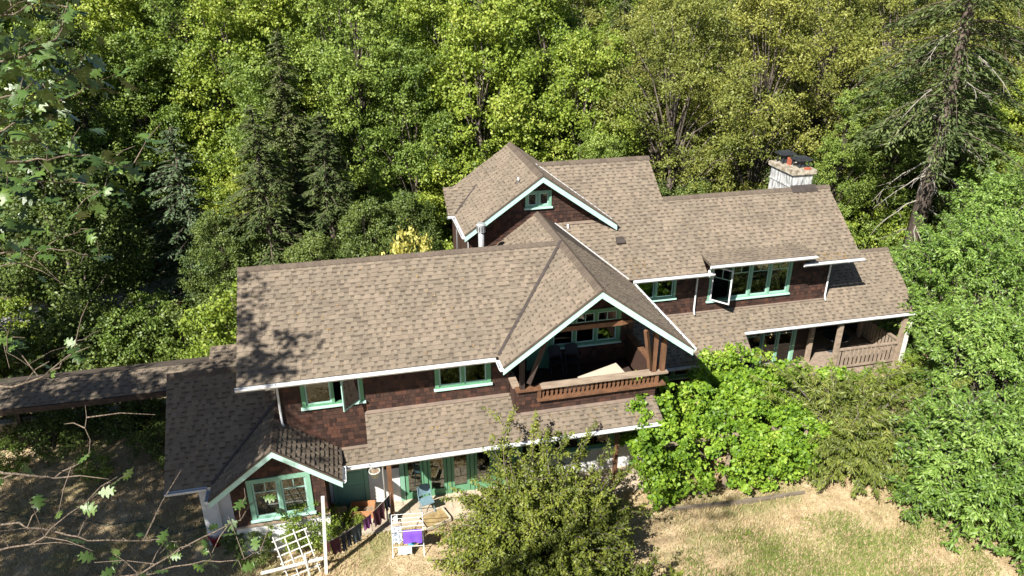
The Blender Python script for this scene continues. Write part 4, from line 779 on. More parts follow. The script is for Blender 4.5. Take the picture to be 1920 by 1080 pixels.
hs.tube([a.lerp(b, k/4) for a, b in zip(hp_, hp_[1:]) for k in range(4)], .014, 6).build('garden_hose', M.setdefault('hose', mat('green_hose', (.02, .09, .075), rough=.4)), label='dark green garden hose snaking over the shaded ground', cat='hose', smooth=True)
# ------------------------------------------------------------------ foliage
def leaf_mesh(name, P, N, L, Wd, mat_, T=None, fold=.18, rng=RNG, shape='diamond'):
    """one folded blade per point: P centres, N normals, L lengths, Wd widths"""
    n = len(P); N = N/np.linalg.norm(N, axis=1, keepdims=True)
    if T is None: T = rng.normal(size=(n, 3))
    T = T-N*(T*N).sum(1, keepdims=True); T /= np.linalg.norm(T, axis=1, keepdims=True)+1e-9; B = np.cross(N, T)
    L = np.broadcast_to(L, n)[:, None]; Wd = np.broadcast_to(Wd, n)[:, None]
    if shape == 'diamond': V = np.stack([P-T*L*.5, P+B*Wd*.5+T*L*.05-N*Wd*fold, P+T*L*.5-N*L*.12, P-B*Wd*.5+T*L*.05-N*Wd*fold], 1); k = 4
    else: V = np.stack([P-T*L*.42, P+B*Wd*.5-T*L*.2-N*Wd*fold, P+B*Wd*.42+T*L*.22-N*Wd*fold, P+T*L*.52-N*L*.1, P-B*Wd*.42+T*L*.22-N*Wd*fold, P-B*Wd*.5-T*L*.2-N*Wd*fold], 1); k = 6
    me = bpy.data.meshes.new(name); me.vertices.add(n*k); me.vertices.foreach_set('co', V.reshape(-1).astype('f'))
    me.loops.add(n*k); me.loops.foreach_set('vertex_index', np.arange(n*k, dtype='i')); me.polygons.add(n); me.polygons.foreach_set('loop_start', np.arange(0, n*k, k, dtype='i')); me.polygons.foreach_set('loop_total', np.full(n, k, 'i'))
    me.materials.append(mat_); me.update(calc_edges=True); return me
def rnd_dir(n, rng): v = rng.normal(size=(n, 3)); return v/np.linalg.norm(v, axis=1, keepdims=True)
def crown(centres, radii, per, rng, flat=.75, up=.35, shell=.55, rough=.75):
    """leaves in small sprays scattered through each clump; normals lean outwards and up"""
    P, N = [], []
    for c, r in zip(centres, radii):
        k = max(8, int(per*r*r)); m = max(3, int(9*r/.8)); sd = rnd_dir(m, rng)*(r*(shell+(1-shell)*rng.random((m, 1))**.6)); idx = rng.integers(0, m, k); g = rng.normal(size=(k, 3))*r*.24; p = sd[idx]+g
        P.append(np.array(c)+p*np.array([1, 1, flat])); d = p/(np.linalg.norm(p, axis=1, keepdims=True)+1e-6); N.append(d*.55+rng.normal(size=(k, 3))*rough+np.array([0, 0, up])+np.array([SD.x, SD.y, 0])*.45)
    return np.concatenate(P), np.concatenate(N)
def env_clumps(n, R, z0, z1, rng, rmin, rmax, prof, jit=.2):
    """clump centres through a crown envelope: prof(t) = relative radius at height t"""
    C, Rr = [], []
    for i in range(n):
        t = rng.random()**.85; a = rng.random()*2*math.pi; pr = prof(t); rad = R*pr*(.35+.65*rng.random()**.5)*(1+jit*math.sin(3*a+n)); C.append((rad*math.cos(a), rad*math.sin(a), z0+(z1-z0)*t)); Rr.append(rng.uniform(rmin, rmax)*(.7+.3*pr))
    return C, Rr
def limbs(h, tr, centres, rng, n=14, bend=.6):
    mb = MB(); k = 9; x = y = 0; sp = [(0, 0, -.1)]; 
    for i in range(1, k): x += rng.normal()*bend*.22; y += rng.normal()*bend*.22; sp.append((x, y, h*.88*i/(k-1)))
    rad = [tr*(1-.88*i/(k-1)) for i in range(k)]; rad[0] *= 1.35; mb.tube(sp, rad, 8)
    for c in [centres[i] for i in rng.permutation(len(centres))[:n]]:
        c = Vector(c); zb = min(max(c.z*.62, h*.16), h*.8); i = min(k-2, int(zb/(h*.88)*(k-1))); b = Vector(sp[i]); m = b.lerp(c, .5)+Vector((rng.normal()*.2, rng.normal()*.2, .15*(c-b).length)); r0 = rad[i]*.45
        mb.tube([b, b.lerp(m, .6), m, m.lerp(c, .6), c], [r0, r0*.8, r0*.6, r0*.35, r0*.12], 5)
    return mb
def broadleaf(kind, seed, h, R, z0, nc, rmin, rmax, per, L, Wd, prof, tr=.22, nl=14, up=.35):
    rng = np.random.default_rng(seed); C, Rr = env_clumps(nc, R, z0, h-rmax*.6, rng, rmin, rmax, prof); P, N = crown(C, Rr, per, rng, up=up)
    n = len(P); sz = rng.uniform(.7, 1.25, n); return (limbs(h, tr, C, rng, nl).mesh('trunk', 'bark', True), leaf_mesh('crown', P, N, L*sz, Wd*sz, LM[kind], rng=rng))
def conifer(kind, seed, h, R, z0, nb, L, Wd, droop=.35, tr=.25, dens=26, dead=0):
    rng = np.random.default_rng(seed); mb = MB(); mb.tube([(0, 0, -.1), (.05, 0, h*.3), (0, .05, h*.7), (0, 0, h)], [tr*1.25, tr*.85, tr*.4, .02], 9); P, N, T = [], [], []
    for i in range(nb):
        t = (i+rng.random())/nb; z = z0+(h-z0)*t; a = rng.random()*2*math.pi; ln = R*(1-t)**.8*rng.uniform(.6, 1.08)+.25; d = np.array([math.cos(a), math.sin(a), 0]); sd = np.array([-d[1], d[0], 0]); m = max(6, int(dens*ln)); s = rng.random(m)**.7
        def pos(s): return np.array([0, 0, z])+d*(s*ln)[:, None]+np.array([0, 0, 1])*(ln*(.22*s-droop*1.5*s*s))[:, None]
        w = (1-s*.75)*ln*.30; off = rng.uniform(-1, 1, m); p = pos(s)+sd*(off*w)[:, None]; p[:, 2] -= np.abs(off)*w*.35+rng.random(m)*.12*ln*.4
        P.append(p); N.append(np.array([0, 0, 1.])+rng.normal(size=(m, 3))*.38); T.append(d[None]*.75+sd*(off*.9)[:, None]+np.array([0, 0, -.45])+rng.normal(size=(m, 3))*.15)
        s3 = np.linspace(0, .9, 4); pts = pos(s3); r0 = .015+.02*ln/R; mb.tube([Vector(q) for q in pts], [r0, r0*.8, r0*.5, r0*.2], 4, False)
    P, N, T = map(np.concatenate, (P, N, T)); sz = rng.uniform(.7, 1.3, len(P)); return (mb.mesh('trunk', 'bark_fir', True), leaf_mesh('crown', P, N, L*sz, Wd*sz, LM[kind], T, .05, rng))
PR_ = lambda t: math.sin(math.pi*min(1, .12+.84*t))**.75
PTALL = lambda t: (1-abs(2*t-.75)**2.2*.62) if t < .9 else .45
SPEC = {}
def species(name, me): SPEC[name] = me
species('maple_a', broadleaf('maple', 11, 15, 3.4, 1.6, 185, .4, 1.1, 560, .155, .108, PTALL, .2, 34)); species('maple_b', broadleaf('maple', 12, 16.5, 3.1, 1.8, 185, .4, 1.05, 560, .155, .108, PTALL, .2, 34))
species('ash_a', broadleaf('ash', 13, 15, 4.8, 1.8, 230, .35, .95, 560, .13, .073, PR_, .22, 60)); species('ash_b', broadleaf('ash', 14, 16, 4.3, 2.0, 220, .35, .95, 560, .13, .073, PTALL, .2, 60))
species('alder_a', broadleaf('alder', 15, 16, 2.5, 1.2, 185, .3, .9, 580, .138, .094, PTALL, .17, 40)); species('alder_b', broadleaf('alder', 16, 14, 2.9, 1.0, 185, .3, .9, 580, .138, .094, PTALL, .17, 36))
species('dark_a', broadleaf('dark', 17, 12, 3.8, .6, 170, .5, 1.2, 380, .18, .12, PR_, .2, 24)); species('lime_a', broadleaf('lime', 18, 9, 2.2, 1.0, 90, .35, .8, 480, .15, .11, PR_, .1, 14))
species('shrub_a', broadleaf('alder', 19, 3.2, 1.7, .1, 55, .3, .7, 560, .13, .09, PR_, .05, 14)); species('shrub_b', broadleaf('maple', 20, 4.2, 1.9, .1, 60, .3, .75, 540, .14, .095, PR_, .06, 14)); species('shrub_c', broadleaf('dark', 21, 2.6, 1.7, .0, 50, .3, .7, 560, .13, .09, PR_, .05, 12))
species('fir_a', conifer('fir', 31, 19, 3.3, .8, 420, .24, .075, .35, .25, 36)); species('fir_b', conifer('fir', 32, 16, 3.0, .5, 380, .24, .075, .35, .25, 36)); species('spruce_a', conifer('spruce', 33, 9.5, 2.6, .4, 260, .2, .07, .22, .14, 40))
species('fir_far', conifer('fir', 34, 22, 3.6, .8, 190, .5, .2, .3, .3, 15)); species('yellow_a', broadleaf('yellow', 35, 2.6, 1.3, .3, 40, .25, .5, 600, .11, .08, PR_, .05, 8))
LBL = {'maple': ('tall bright green maple', 'maple tree'), 'ash': ('olive green small leaved tree', 'tree'), 'alder': ('mid green slender leafy tree', 'tree'), 'dark': ('dark green round crowned tree', 'tree'), 'lime': ('small yellow green young tree', 'tree'),
       'shrub': ('leafy green understorey shrub', 'shrub'), 'fir': ('dark drooping fir', 'fir tree'), 'spruce': ('blue green spruce', 'spruce tree'), 'yellow': ('golden yellow leaved shrub', 'shrub')}
NAMES = {'maple': 'maple_tree', 'ash': 'ash_tree', 'alder': 'alder_tree', 'dark': 'dark_tree', 'lime': 'young_tree', 'shrub': 'shrub', 'fir': 'fir_tree', 'spruce': 'spruce_tree', 'yellow': 'golden_shrub', 'walnut': 'walnut_tree'}
def plant(sp, x, y, s=1., label=None, group=None, z=GZ, sz=None, rz=None):
    k = sp.split('_')[0]; tm, cm = SPEC[sp]; mt = Matrix.Translation((x, y, z)) @ Matrix.Rotation(random.uniform(-.7, .7) if rz is None else rz, 4, 'Z') @ Matrix.Diagonal((s, s, s*(sz or 1), 1))
    o = link(NAMES[k], None, matrix=mt, label=label or LBL[k][0]+' in the woods behind the house', cat=LBL.get(k, ('', 'tree'))[1], group=group or (NAMES[k].replace('_', ' ')+'s in the woods behind the house'))
    link('trunk', tm, o, False); link('crown', cm, o, False); return o
def plant_px(sp, px, Y, s=1., **k):
    p = at(px, 400, Y=Y)
    if 'label' not in k:
        w = next(t for lim, t in ((150, 'beyond the covered walkway'), (330, 'by the gravel drive'), (450, 'past the shaded end of the long roof'), (640, 'behind the walkway end of the long ridge'), (840, 'behind the middle of the long ridge'), (1030, 'rising behind the attic gable'), (1240, 'behind the tallest ridge'), (1430, 'between the tallest ridge and the chimney'), (1600, 'behind the white chimney'), (3000, 'past the porch end of the house')) if px < lim)
        k['label'] = LBL[sp.split('_')[0]][0]+' '+w
    return plant(sp, p.x, Y, s, **k)
# ---- woods behind: trees read one by one from the photograph, then fill
WG = None
for sp, px, Y, s, *z_ in (('maple_a', 905, 19, .98), ('maple_b', 1010, 22, .98), ('maple_a', 1085, 18, .86), ('maple_b', 840, 24, 1.), ('maple_a', 965, 26, 1.1),
        ('ash_a', 1250, 17.5, 1.), ('ash_b', 1390, 18, 1.), ('ash_a', 1500, 20, 1.05), ('ash_b', 1600, 24, 1.05), ('ash_a', 1330, 24, 1.1), ('ash_b', 1480, 27, 1.1), ('ash_a', 1690, 26, 1.1), ('ash_b', 1215, 25, .95),
        ('alder_a', 700, 20, 1.), ('alder_b', 770, 19, .9), ('alder_a', 640, 24, 1.02), ('maple_b', 560, 26, .95), ('maple_a', 470, 25, .98), ('alder_a', 380, 26, 1.02), ('maple_b', 300, 27, .98), ('alder_b', 520, 19, .85), ('ash_b', 450, 31, 1.), ('alder_a', 590, 32, 1.05), ('maple_a', 690, 31, 1.1),
        ('fir_b', 620, 15.5, .98, .62), ('fir_b', 500, 15, 1.0, .64), ('spruce_a', 350, 18, 1.2, .78), ('fir_a', 560, 18, 1.0, .68), ('alder_b', 300, 24, .9), ('dark_a', 110, 16, .8), ('alder_b', 40, 19, .95), ('alder_b', 180, 23, .95), ('fir_b', 200, 22.5, .95), ('maple_b', 60, 27, .98), ('alder_a', 150, 30, 1.1), ('maple_a', 230, 33, 1.05),
        ('alder_b', 1640, 16, .75), ('alder_a', 1560, 15, .62), ('dark_a', 1480, 15, .55), ('dark_a', 1660, 19, .75), ('alder_b', 1760, 18, .8), ('ash_a', 1840, 22, 1.), ('fir_a', 1900, 26, 1.05), ('fir_b', 1810, 30, 1.2), ('maple_a', 1900, 17, .8), ('dark_a', 1300, 14.5, .5), ('alder_b', 1120, 15, .6), ('dark_a', 1220, 15, .5),
        ('dark_a', 760, 15.5, .5), ('dark_a', 690, 14, .52), ('dark_a', 580, 13.5, .42), ('dark_a', 410, 15, .5)): plant_px(sp, px, Y, s, sz=z_[0] if z_ else None)
plant_px('lime_a', 1135, 14, .62, label='bright yellow green young tree rising behind the tallest roof ridge'); plant_px('lime_a', 460, 17.5, .75, label='yellow green young tree between the dark firs and the spruce')
plant('yellow_a', *at(765, 450, Y=10.5).xy, 1.25, label='golden yellow shrub showing above the ridge of the left wing', sz=1.85)
plant('shrub_b', -1.1, 9.3, 1.05, label='sunlit leafy shrub at the left end of the long roof', sz=1.1); plant('shrub_b', -2.3, 8.6, .7, label='smaller sunlit shrub beside the left end of the long roof', sz=.9)
rr = random.Random(5)
for i in range(34):                                              # shrubs along the wood's edge
    x = -14+i*1.65+rr.uniform(-.6, .6); y = rr.uniform(11.5, 15.5)
    if x < -4 and y > 13.5 or abs(x+7.8) < 1.8: y = rr.uniform(10.2, 12.8)
    k = rr.choice(('shrub_a', 'shrub_c', 'shrub_c', 'shrub_a', 'shrub_b')); px = proj((x, y, 1))[0]; w = next(t for lim, t in ((240, 'beyond the covered walkway'), (450, 'past the shaded end of the long roof'), (840, 'along the wood edge behind the long ridge'), (1240, 'along the wood edge behind the attic gable'), (1560, 'along the wood edge behind the chimney'), (9000, 'along the wood edge past the porch')) if px < lim)
    plant(k, x, y, rr.uniform(.8, 1.25), label={'a': 'mid green leafy', 'b': 'bright green leafy', 'c': 'dark green leafy'}[k[-1]]+' shrub '+w)
def fill(n, y0, y1, kinds, s0, s1, seed, where):
    r = random.Random(seed)
    for i in range(n):
        y = y0+(y1-y0)*r.random(); xl, xr = at(-60, 300, Y=y).x, at(1980, 300, Y=y).x; x = xl+(xr-xl)*((i*.6180339) % 1)
        k = r.choice(kinds); b_ = LBL[k.split('_')[0]][0]; plant(k, x, y, r.uniform(s0, s1), label=b_+' '+where, group=NAMES[k.split('_')[0]].replace('_', ' ')+'s '+where)
fill(46, 34, 55, ('maple_a', 'maple_b', 'ash_a', 'ash_b', 'alder_a', 'alder_b', 'fir_a', 'fir_b'), .85, 1.1, 1, 'deeper in the woods, past the first trees')
fill(56, 55, 95, ('fir_far', 'fir_a', 'alder_a', 'fir_far', 'maple_b', 'ash_b'), .7, 1.0, 2, 'far back in the woods')
fill(70, 95, 190, ('fir_far', 'fir_far', 'fir_a', 'alder_a'), .6, 1.0, 3, 'on the distant wooded skyline')
# woods left of the frame, whose shade lies over the walkway and the drive
for sp, x, y, s in (('fir_a', -15.5, 5, .8), ('fir_b', -17, 9.5, .85), ('alder_a', -17, 13.5, 1.), ('fir_b', -22, 6, .9)):
    plant(sp, x, y, s, label=LBL[sp.split('_')[0]][0]+' standing beyond the end of the covered walkway', group='trees beyond the end of the walkway')
# ---- big fir with bare lower trunk and dead branches, right
rng = np.random.default_rng(55); FX, FY = 31.0, 11.2
ft = thing('fir_tree', 'tall fir with a bare lower trunk and grey dead branches', 'fir tree', (FX, FY, GZ))
tm, cm = conifer('fir', 56, 25, 4.6, 8.2, 210, .26, .08, .36, .40, 46); link('trunk', tm, ft, False); link('crown', cm, ft, False)
for i in range(34):
    a = rng.random()*6.28; z = rng.uniform(3.2, 13.5); ln = rng.uniform(.9, 3.4); d = Vector((math.cos(a), math.sin(a), 0)); p = [Vector((0, 0, z))]
    for k in range(1, 7): p.append(p[-1]+d*ln/6+Vector((rng.normal()*.06, rng.normal()*.06, -.02-.085*k*ln/3)))
    mb = MB(); mb.tube(p, [.035, .03, .026, .02, .016, .011, .006], 5)
    for k in (2, 3, 4, 5): e = p[k]+d*.4+Vector((rng.normal()*.3, rng.normal()*.3, -.35)); mb.tube([p[k], e], [.012, .004], 4)
    mb.build('dead_branch', 'deadwood', ft, False)
# ---- plants made of arching shoots
def shoot_plant(name, label, cat, base, tips, rng, mat_, L, Wd, per, spread, stem_r, hang=0., start=.35, group=None, wood='bark', shape='diamond', arch=.35, lean=.4, foot=.12):
    t = thing(name, label, cat, base, group=group); b = Vector(base); mb = MB(); P, N, T = [], [], []
    def spray(pts, n, s0, sp):
        k = len(pts); u = s0+(1-s0)*rng.random(n)**.8; q = np.array([list(p) for p in pts]); f = u*(k-1); i0 = np.minimum(f.astype(int), k-2); fr = (f-i0)[:, None]; c = q[i0]*(1-fr)+q[i0+1]*fr; d = q[i0+1]-q[i0]; d /= np.linalg.norm(d, axis=1, keepdims=True)+1e-9
        off = rnd_dir(n, rng); w = sp*(1.15-.75*u)*(.3+.7*rng.random(n)); c = c+off*w[:, None]; c[:, 2] -= hang*rng.random(n)*w*2
        P.append(c); N.append(np.array([0, 0, .6])+off*.5+rng.normal(size=(n, 3))*.5+np.array([SD.x, SD.y, 0])*lean); T.append(d*.7+off*.8+np.array([0, 0, -hang*2.2]))
    for tip in tips:
        tip = Vector(tip)-b; o0 = Vector((rng.normal()*foot, rng.normal()*foot, 0)); m = o0+(tip-o0)*.5+Vector((rng.normal()*.12, rng.normal()*.12, arch*.5))*tip.length; k = 9; pts = []; wv = Vector((rng.normal(), rng.normal(), rng.normal()*.4))*.05*tip.length; ph = rng.random()*6
        for i in range(k): u = i/(k-1); pts.append(o0*(1-u)**2+m*(2*u*(1-u))+tip*u*u+wv*math.sin(u*5+ph)*u)
        mb.tube(pts, [stem_r*(1-.9*i/(k-1))+.004 for i in range(k)], 4, False); ln = max(.6, tip.length); n = int(per*ln*(1-start)); spray(pts, int(n*.45), start, spread)
        for j in range(4):                        # side shoots off the main stem
            i = min(k-2, int((start+(1-start)*rng.random()*.85)*(k-1))); p = pts[i]; d0 = (pts[i+1]-p).normalized(); l = ln*rng.uniform(.10, .24); d1 = (d0*.6+Vector((rng.normal(), rng.normal(), rng.normal()*.6))*.6).normalized(); e = p+d1*l+Vector((0, 0, -hang*.5*l)); md = p.lerp(e, .5)+Vector((0, 0, .08*l)); mb.tube([p, md, e], [stem_r*.35, stem_r*.22, .003], 3, False); spray([p, md, e], int(n*.1375)+3, .15, spread*.8)
    P, N, T = map(np.concatenate, (P, N, T)); P[:, 2] = np.maximum(P[:, 2], .06); sz = rng.uniform(.7, 1.25, len(P))
    mb.build('branches', wood, t, False, smooth=True); link('foliage', leaf_mesh('foliage', P, N, L*sz, Wd*sz, LM[mat_], T, .15, rng, shape), t, False); return t
def dome(cx, cy, rx, ry, h, n, rng, zmin=.3, inner=.55):
    o = []
    for i in range(n):
        a = rng.random()*6.283; v = rng.random(); s = inner+(1-inner)*rng.random()**.5; e = math.sqrt(1-v*v) if v < 1 else 0; o.append((cx+rx*e**.8*math.cos(a)*s, cy+ry*e**.8*math.sin(a)*s, GZ+max(zmin, h*v**.7*s)))
    return o
rng = np.random.default_rng(101)
tips = dome(7.6, -2.7, 3.1, 2.5, 3.3, 400, rng, .3, .4)+[(7.45, -1.15, 4.35), (7.7, -1.3, 4.0), (7.2, -1.4, 3.8), (8.2, -1.5, 3.75), (8.8, -1.4, 3.4), (9.9, -.9, 3.3), (10.2, -1.0, 2.6), (6.7, -1.2, 3.3), (9.4, -1.6, 3.5), (11.2, -1.2, 1.6), (5.4, -1.5, 2.0), (5.2, -2.2, 2.3), (7.9, -1.6, 3.9), (8.5, -2, 3.8), (7.1, -2.1, 3.6), (11.3, -2.2, .9), (10.8, -3, 1.4)]
shoot_plant('plum_bush', 'large feathery olive green bush in front of the patio', 'bush', (8.2, -2.8, GZ), tips, rng, 'bush', .095, .046, 150, .24, .026, .2, .42, lean=.5, foot=.45)
rng = np.random.default_rng(102)
tips = dome(8.9, -5.4, 2.2, 1.6, 2.4, 130, rng)
shoot_plant('plum_bush', 'low outer part of the feathery olive thicket at the lawn edge', 'bush', (8.9, -5.4, GZ), tips, rng, 'bush', .10, .05, 130, .27, .028, .2, .5, lean=.5)
tips = dome(19.5, -.7, 3.5, 2.7, 3.1, 270, rng, .5, .35)+[(16.4, .4, 2.6), (16.9, .9, 2.9), (17.6, 1.2, 3.1), (19.4, 1.4, 2.9), (16.2, -.6, 2.0), (21.3, .6, 2.4), (20.2, 1.1, 2.5), (18.4, 1.6, 3.0), (22.4, .9, 2.3), (23.1, .6, 2.1), (22.8, 1.6, 2.0), (21.6, 1.8, 2.2), (23.6, -.4, 2.3), (22.9, -.9, 2.7), (16.0, .9, 2.9), (15.8, .2, 2.5), (16.7, 1.7, 3.1), (17.2, -1.6, 2.0)]
shoot_plant('peach_tree', 'spreading tree with drooping narrow olive leaves beside the vine', 'tree', (19.2, -.5, GZ), tips, rng, 'peach', .18, .04, 105, .24, .026, .38, .35, arch=.45, foot=.3)
# ---- grape vine over its frame
rng = np.random.default_rng(103); vt = thing('grape_vine', 'dense bright green grape vine spilling over its frame by the house', 'vine', (14.5, .5, GZ)); C, R_ = [], []
for i in range(300):
    x = rng.uniform(11.7, 17.4); y = rng.uniform(-1.0, 2.7); top = 2.35+.35*math.sin(x*1.7)*math.sin(y*1.3+.6)-.10*(x-14)*.5+.25*rng.normal()*.5
    if x > 12.9 and y > 1.6 and x < 14.3: continue
    if i % 3 == 0: y = -1.15+rng.normal()*.2; top = rng.uniform(.35, 2.3)
    elif i % 7 == 0: x = 11.7+rng.normal()*.12; top = rng.uniform(.8, 2.5)
    elif i % 7 == 1: x = 17.5; top = rng.uniform(.3, 2.1)
    C.append((x-14.5, y-.5, top)); R_.append(rng.uniform(.22, .5))
for p in ((11.6, .9, 2.95), (12.2, .7, 3.15), (12.6, 1.0, 3.1), (11.9, .3, 2.75), (13.2, .8, 2.9), (15.6, 2.9, 2.6), (16.1, 3.0, 2.75), (16.7, 2.9, 2.7), (15.2, 2.7, 2.4), (15.9, 2.6, 2.6), (17.2, 2.7, 2.5), (17.7, 2.4, 2.3), (18.2, 2.2, 2.1), (18.6, 2.6, 1.9), (17.6, 1.6, 2.3), (18.3, 1.5, 2.0), (19.2, 2.3, 1.7), (19.0, 3.3, 1.0), (19.8, 3.2, 1.0), (20.6, 3.1, .95), (21.3, 3.2, .9), (18.2, 3.2, 1.3), (20.2, 2.6, 1.2), (21.0, 2.4, 1.1), (22.0, 2.9, .7), (19.4, 2.8, 1.3), (18.8, 2.9, 1.5), (22.8, 3.0, .6)): C.append((p[0]-14.5, p[1]-.5, p[2]-GZ)); R_.append(.4)
for px, py, z in ((1190, 712, 3.3), (1215, 728, 3.2), (1250, 735, 3.0), (1198, 752, 3.1), (1238, 768, 2.9), (1275, 748, 2.8), (1300, 768, 2.7), (1222, 795, 2.8), (1262, 800, 2.7), (1310, 735, 2.6), (1182, 740, 3.2), (1205, 775, 2.9), (1290, 800, 2.6), (1178, 722, 3.25), (1186, 765, 3.0), (1210, 815, 2.6), (1225, 850, 2.2), (1215, 880, 1.8), (1235, 905, 1.3)): p = at(px, py, Z=z); C.append((p.x-14.5, p.y-.5, p.z-GZ)); R_.append(.36)
P, N = crown(C, R_, 1300, rng, .85, .4, .4, .95); N += np.array([SD.x, SD.y, .3])*.35; sz = rng.uniform(.55, 1.3, len(P)); link('foliage', leaf_mesh('foliage', P, N, .104*sz, .096*sz, LM['vine'], rng=rng, shape='hex', fold=.12), vt, False)
for x in (12.2, 13.6, 15, 16.4):
    k = [Vector((x-14.5+rng.normal()*.08*i, -.9-.5+rng.normal()*.06*i+.05*i, .32*i)) for i in range(7)]; MB().tube(k, [.05, .045, .04, .04, .035, .03, .02], 6).build('stem', 'bark', vt, False, smooth=True)
for x in (11.9, 14.5, 17.2): MB().box(x-14.55, x-14.45, -1.35, -1.25, 0, 2.1).build('frame_post', 'timber_grey', vt, False)
MB().box(-2.7, 2.8, -1.36, -1.24, 2.101, 2.19).build('frame_rail', 'timber_grey', vt, False)
# ---- broad leafy trees at the right edge
rng = np.random.default_rng(104)
def big_leafy(label, x, y, h, R, n, seed, per=46, z0=.4):
    rg = np.random.default_rng(seed); tips = dome(x, y, R, R, h, int(n*.9), rg, z0, .5); o = shoot_plant('walnut_tree', label, 'tree', (x, y, GZ), tips, rg, 'walnut', .15, .055, per*3.2, .36, .035, .12, .68, arch=.4, group='leafy trees at the right end of the house')
    o.children[0].name = 'trunk'; o.children[1].name = 'crown'
big_leafy('broad bright green leafy tree against the right end of the porch', 27.9, 4.6, 7.2, 3.3, 300, 201); big_leafy('low spreading bright green tree at the edge of the dry lawn', 21.3, -3.5, 4.3, 2.7, 300, 202)
big_leafy('tall bright green leafy tree below the big fir', 32.8, 7.4, 8.4, 3.7, 300, 203); big_leafy('dense leafy tree between the porch and the lawn tree', 25.4, .4, 5.4, 2.7, 260, 204); big_leafy('leafy sapling under the bare trunk of the big fir', 28.9, 9.0, 3.4, 2.3, 130, 205); big_leafy('leafy bush at the lower corner of the dry lawn', 22.6, -6.0, 3.3, 2.4, 220, 206)
for sp, x, y, sc in (('alder_b', 31, -1.5, .6), ('maple_a', 35, 2.5, .65), ('alder_b', 28, -8, .55), ('ash_a', 39, 9, .8), ('maple_b', 37, -5, .7), ('alder_a', 43, 13, .8)):
    plant(sp, x, y, sc, label=LBL[sp.split('_')[0]][0]+' standing outside the leafy trees by the porch', group='trees outside the leafy row by the porch')
# ---- oak standing left of the frame, reaching over the view
OX, OY = -9.5, -9.0; rng = np.random.default_rng(77); ok = thing('oak_tree', 'large oak whose lobed leaves and bare twigs hang into view from the left', 'oak tree', (OX, OY, GZ)); C, R_ = [], []
for i in range(9000):
    k = i % 6; g_ = Vector((rng.uniform(-11, 0), rng.uniform(4.8, 6.3), 2.8)) if k == 5 and rng.random() < .15 else Vector((rng.uniform(-2.7, .5), rng.uniform(-.8, 2.8), rng.uniform(2.2, 4.4))) if k < 2 else Vector((rng.uniform(-10.5, -1.0), rng.uniform(-4, 6.8), rng.uniform(-.2, 2.5)))
    p = g_+SD*rng.uniform(11, 18); q = (p-Vector((-10, -6.5, 12)))
    if (q.x/8.5)**2+(q.y/7.5)**2+(q.z/6.5)**2 > 1: continue
    px, py, z = proj(p); hz = p-SD*((p.z-4)/SD.z)
    if z > 0 and px > -190: continue
    if hz.x > .25 or (hz.y < -1.2 and hz.x > -.9) or rng.random() < .08: continue
    C.append((p.x-OX, p.y-OY, p.z-GZ)); R_.append(rng.uniform(.5, .95))
    if len(C) >= 500: break
for x, y in ((.25, .5), (.4, 1.2), (.8, .6), (.1, 1.9), (1.5, .9), (.1, 2.6), (1.9, 1.0), (.6, .2), (.15, 1.0), (.1, 1.5), (.5, .6), (.35, .15), (1.1, .4), (.1, 2.2), (.9, .25)): p = Vector((x, y, 5.3+PA*y))+SD*rng.uniform(12, 15); C.append((p.x-OX, p.y-OY, p.z-GZ)); R_.append(.52)
P, N = crown(C, R_, 210, rng, .8); sz = rng.uniform(.8, 1.2, len(P)); link('crown', leaf_mesh('crown', P, N, .17*sz, .11*sz, LM['oak'], rng=rng, shape='hex'), ok, False)
link('trunk', limbs(17, .42, C, rng, 40).mesh('trunk', 'bark', True), ok, False)
half = [(0, -.02), (.10, .03), (.07, .12), (.22, .17), (.33, .28), (.17, .33), (.13, .38), (.30, .45), (.40, .58), (.20, .60), (.13, .66), (.25, .76), (.26, .86), (.10, .84), (.05, .92), (0, 1.0)]
def oak_leaf_mesh(curl, fold):
    n = len(half); z = lambda a, b: -fold*a-curl*(b-.3)**2; vs = [(a, b, z(a, b)) for a, b in half]+[(-a, b, z(a, b)) for a, b in half]+[(0, b, z(0, b)) for a, b in half]
    f = [(2*n+i, i, i+1, 2*n+i+1) for i in range(n-1)]+[(2*n+i+1, n+i+1, n+i, 2*n+i) for i in range(n-1)]
    mb = MB().add(vs, f); mb.tube([(0, -.22, .02), (0, .0, 0)], .012, 4); return mb.mesh('leaf', 'oak_leaf', True)
OLM = [oak_leaf_mesh(.25, .2), oak_leaf_mesh(.5, .35), oak_leaf_mesh(.1, .1), oak_leaf_mesh(-.2, .3)]; NL = [0]
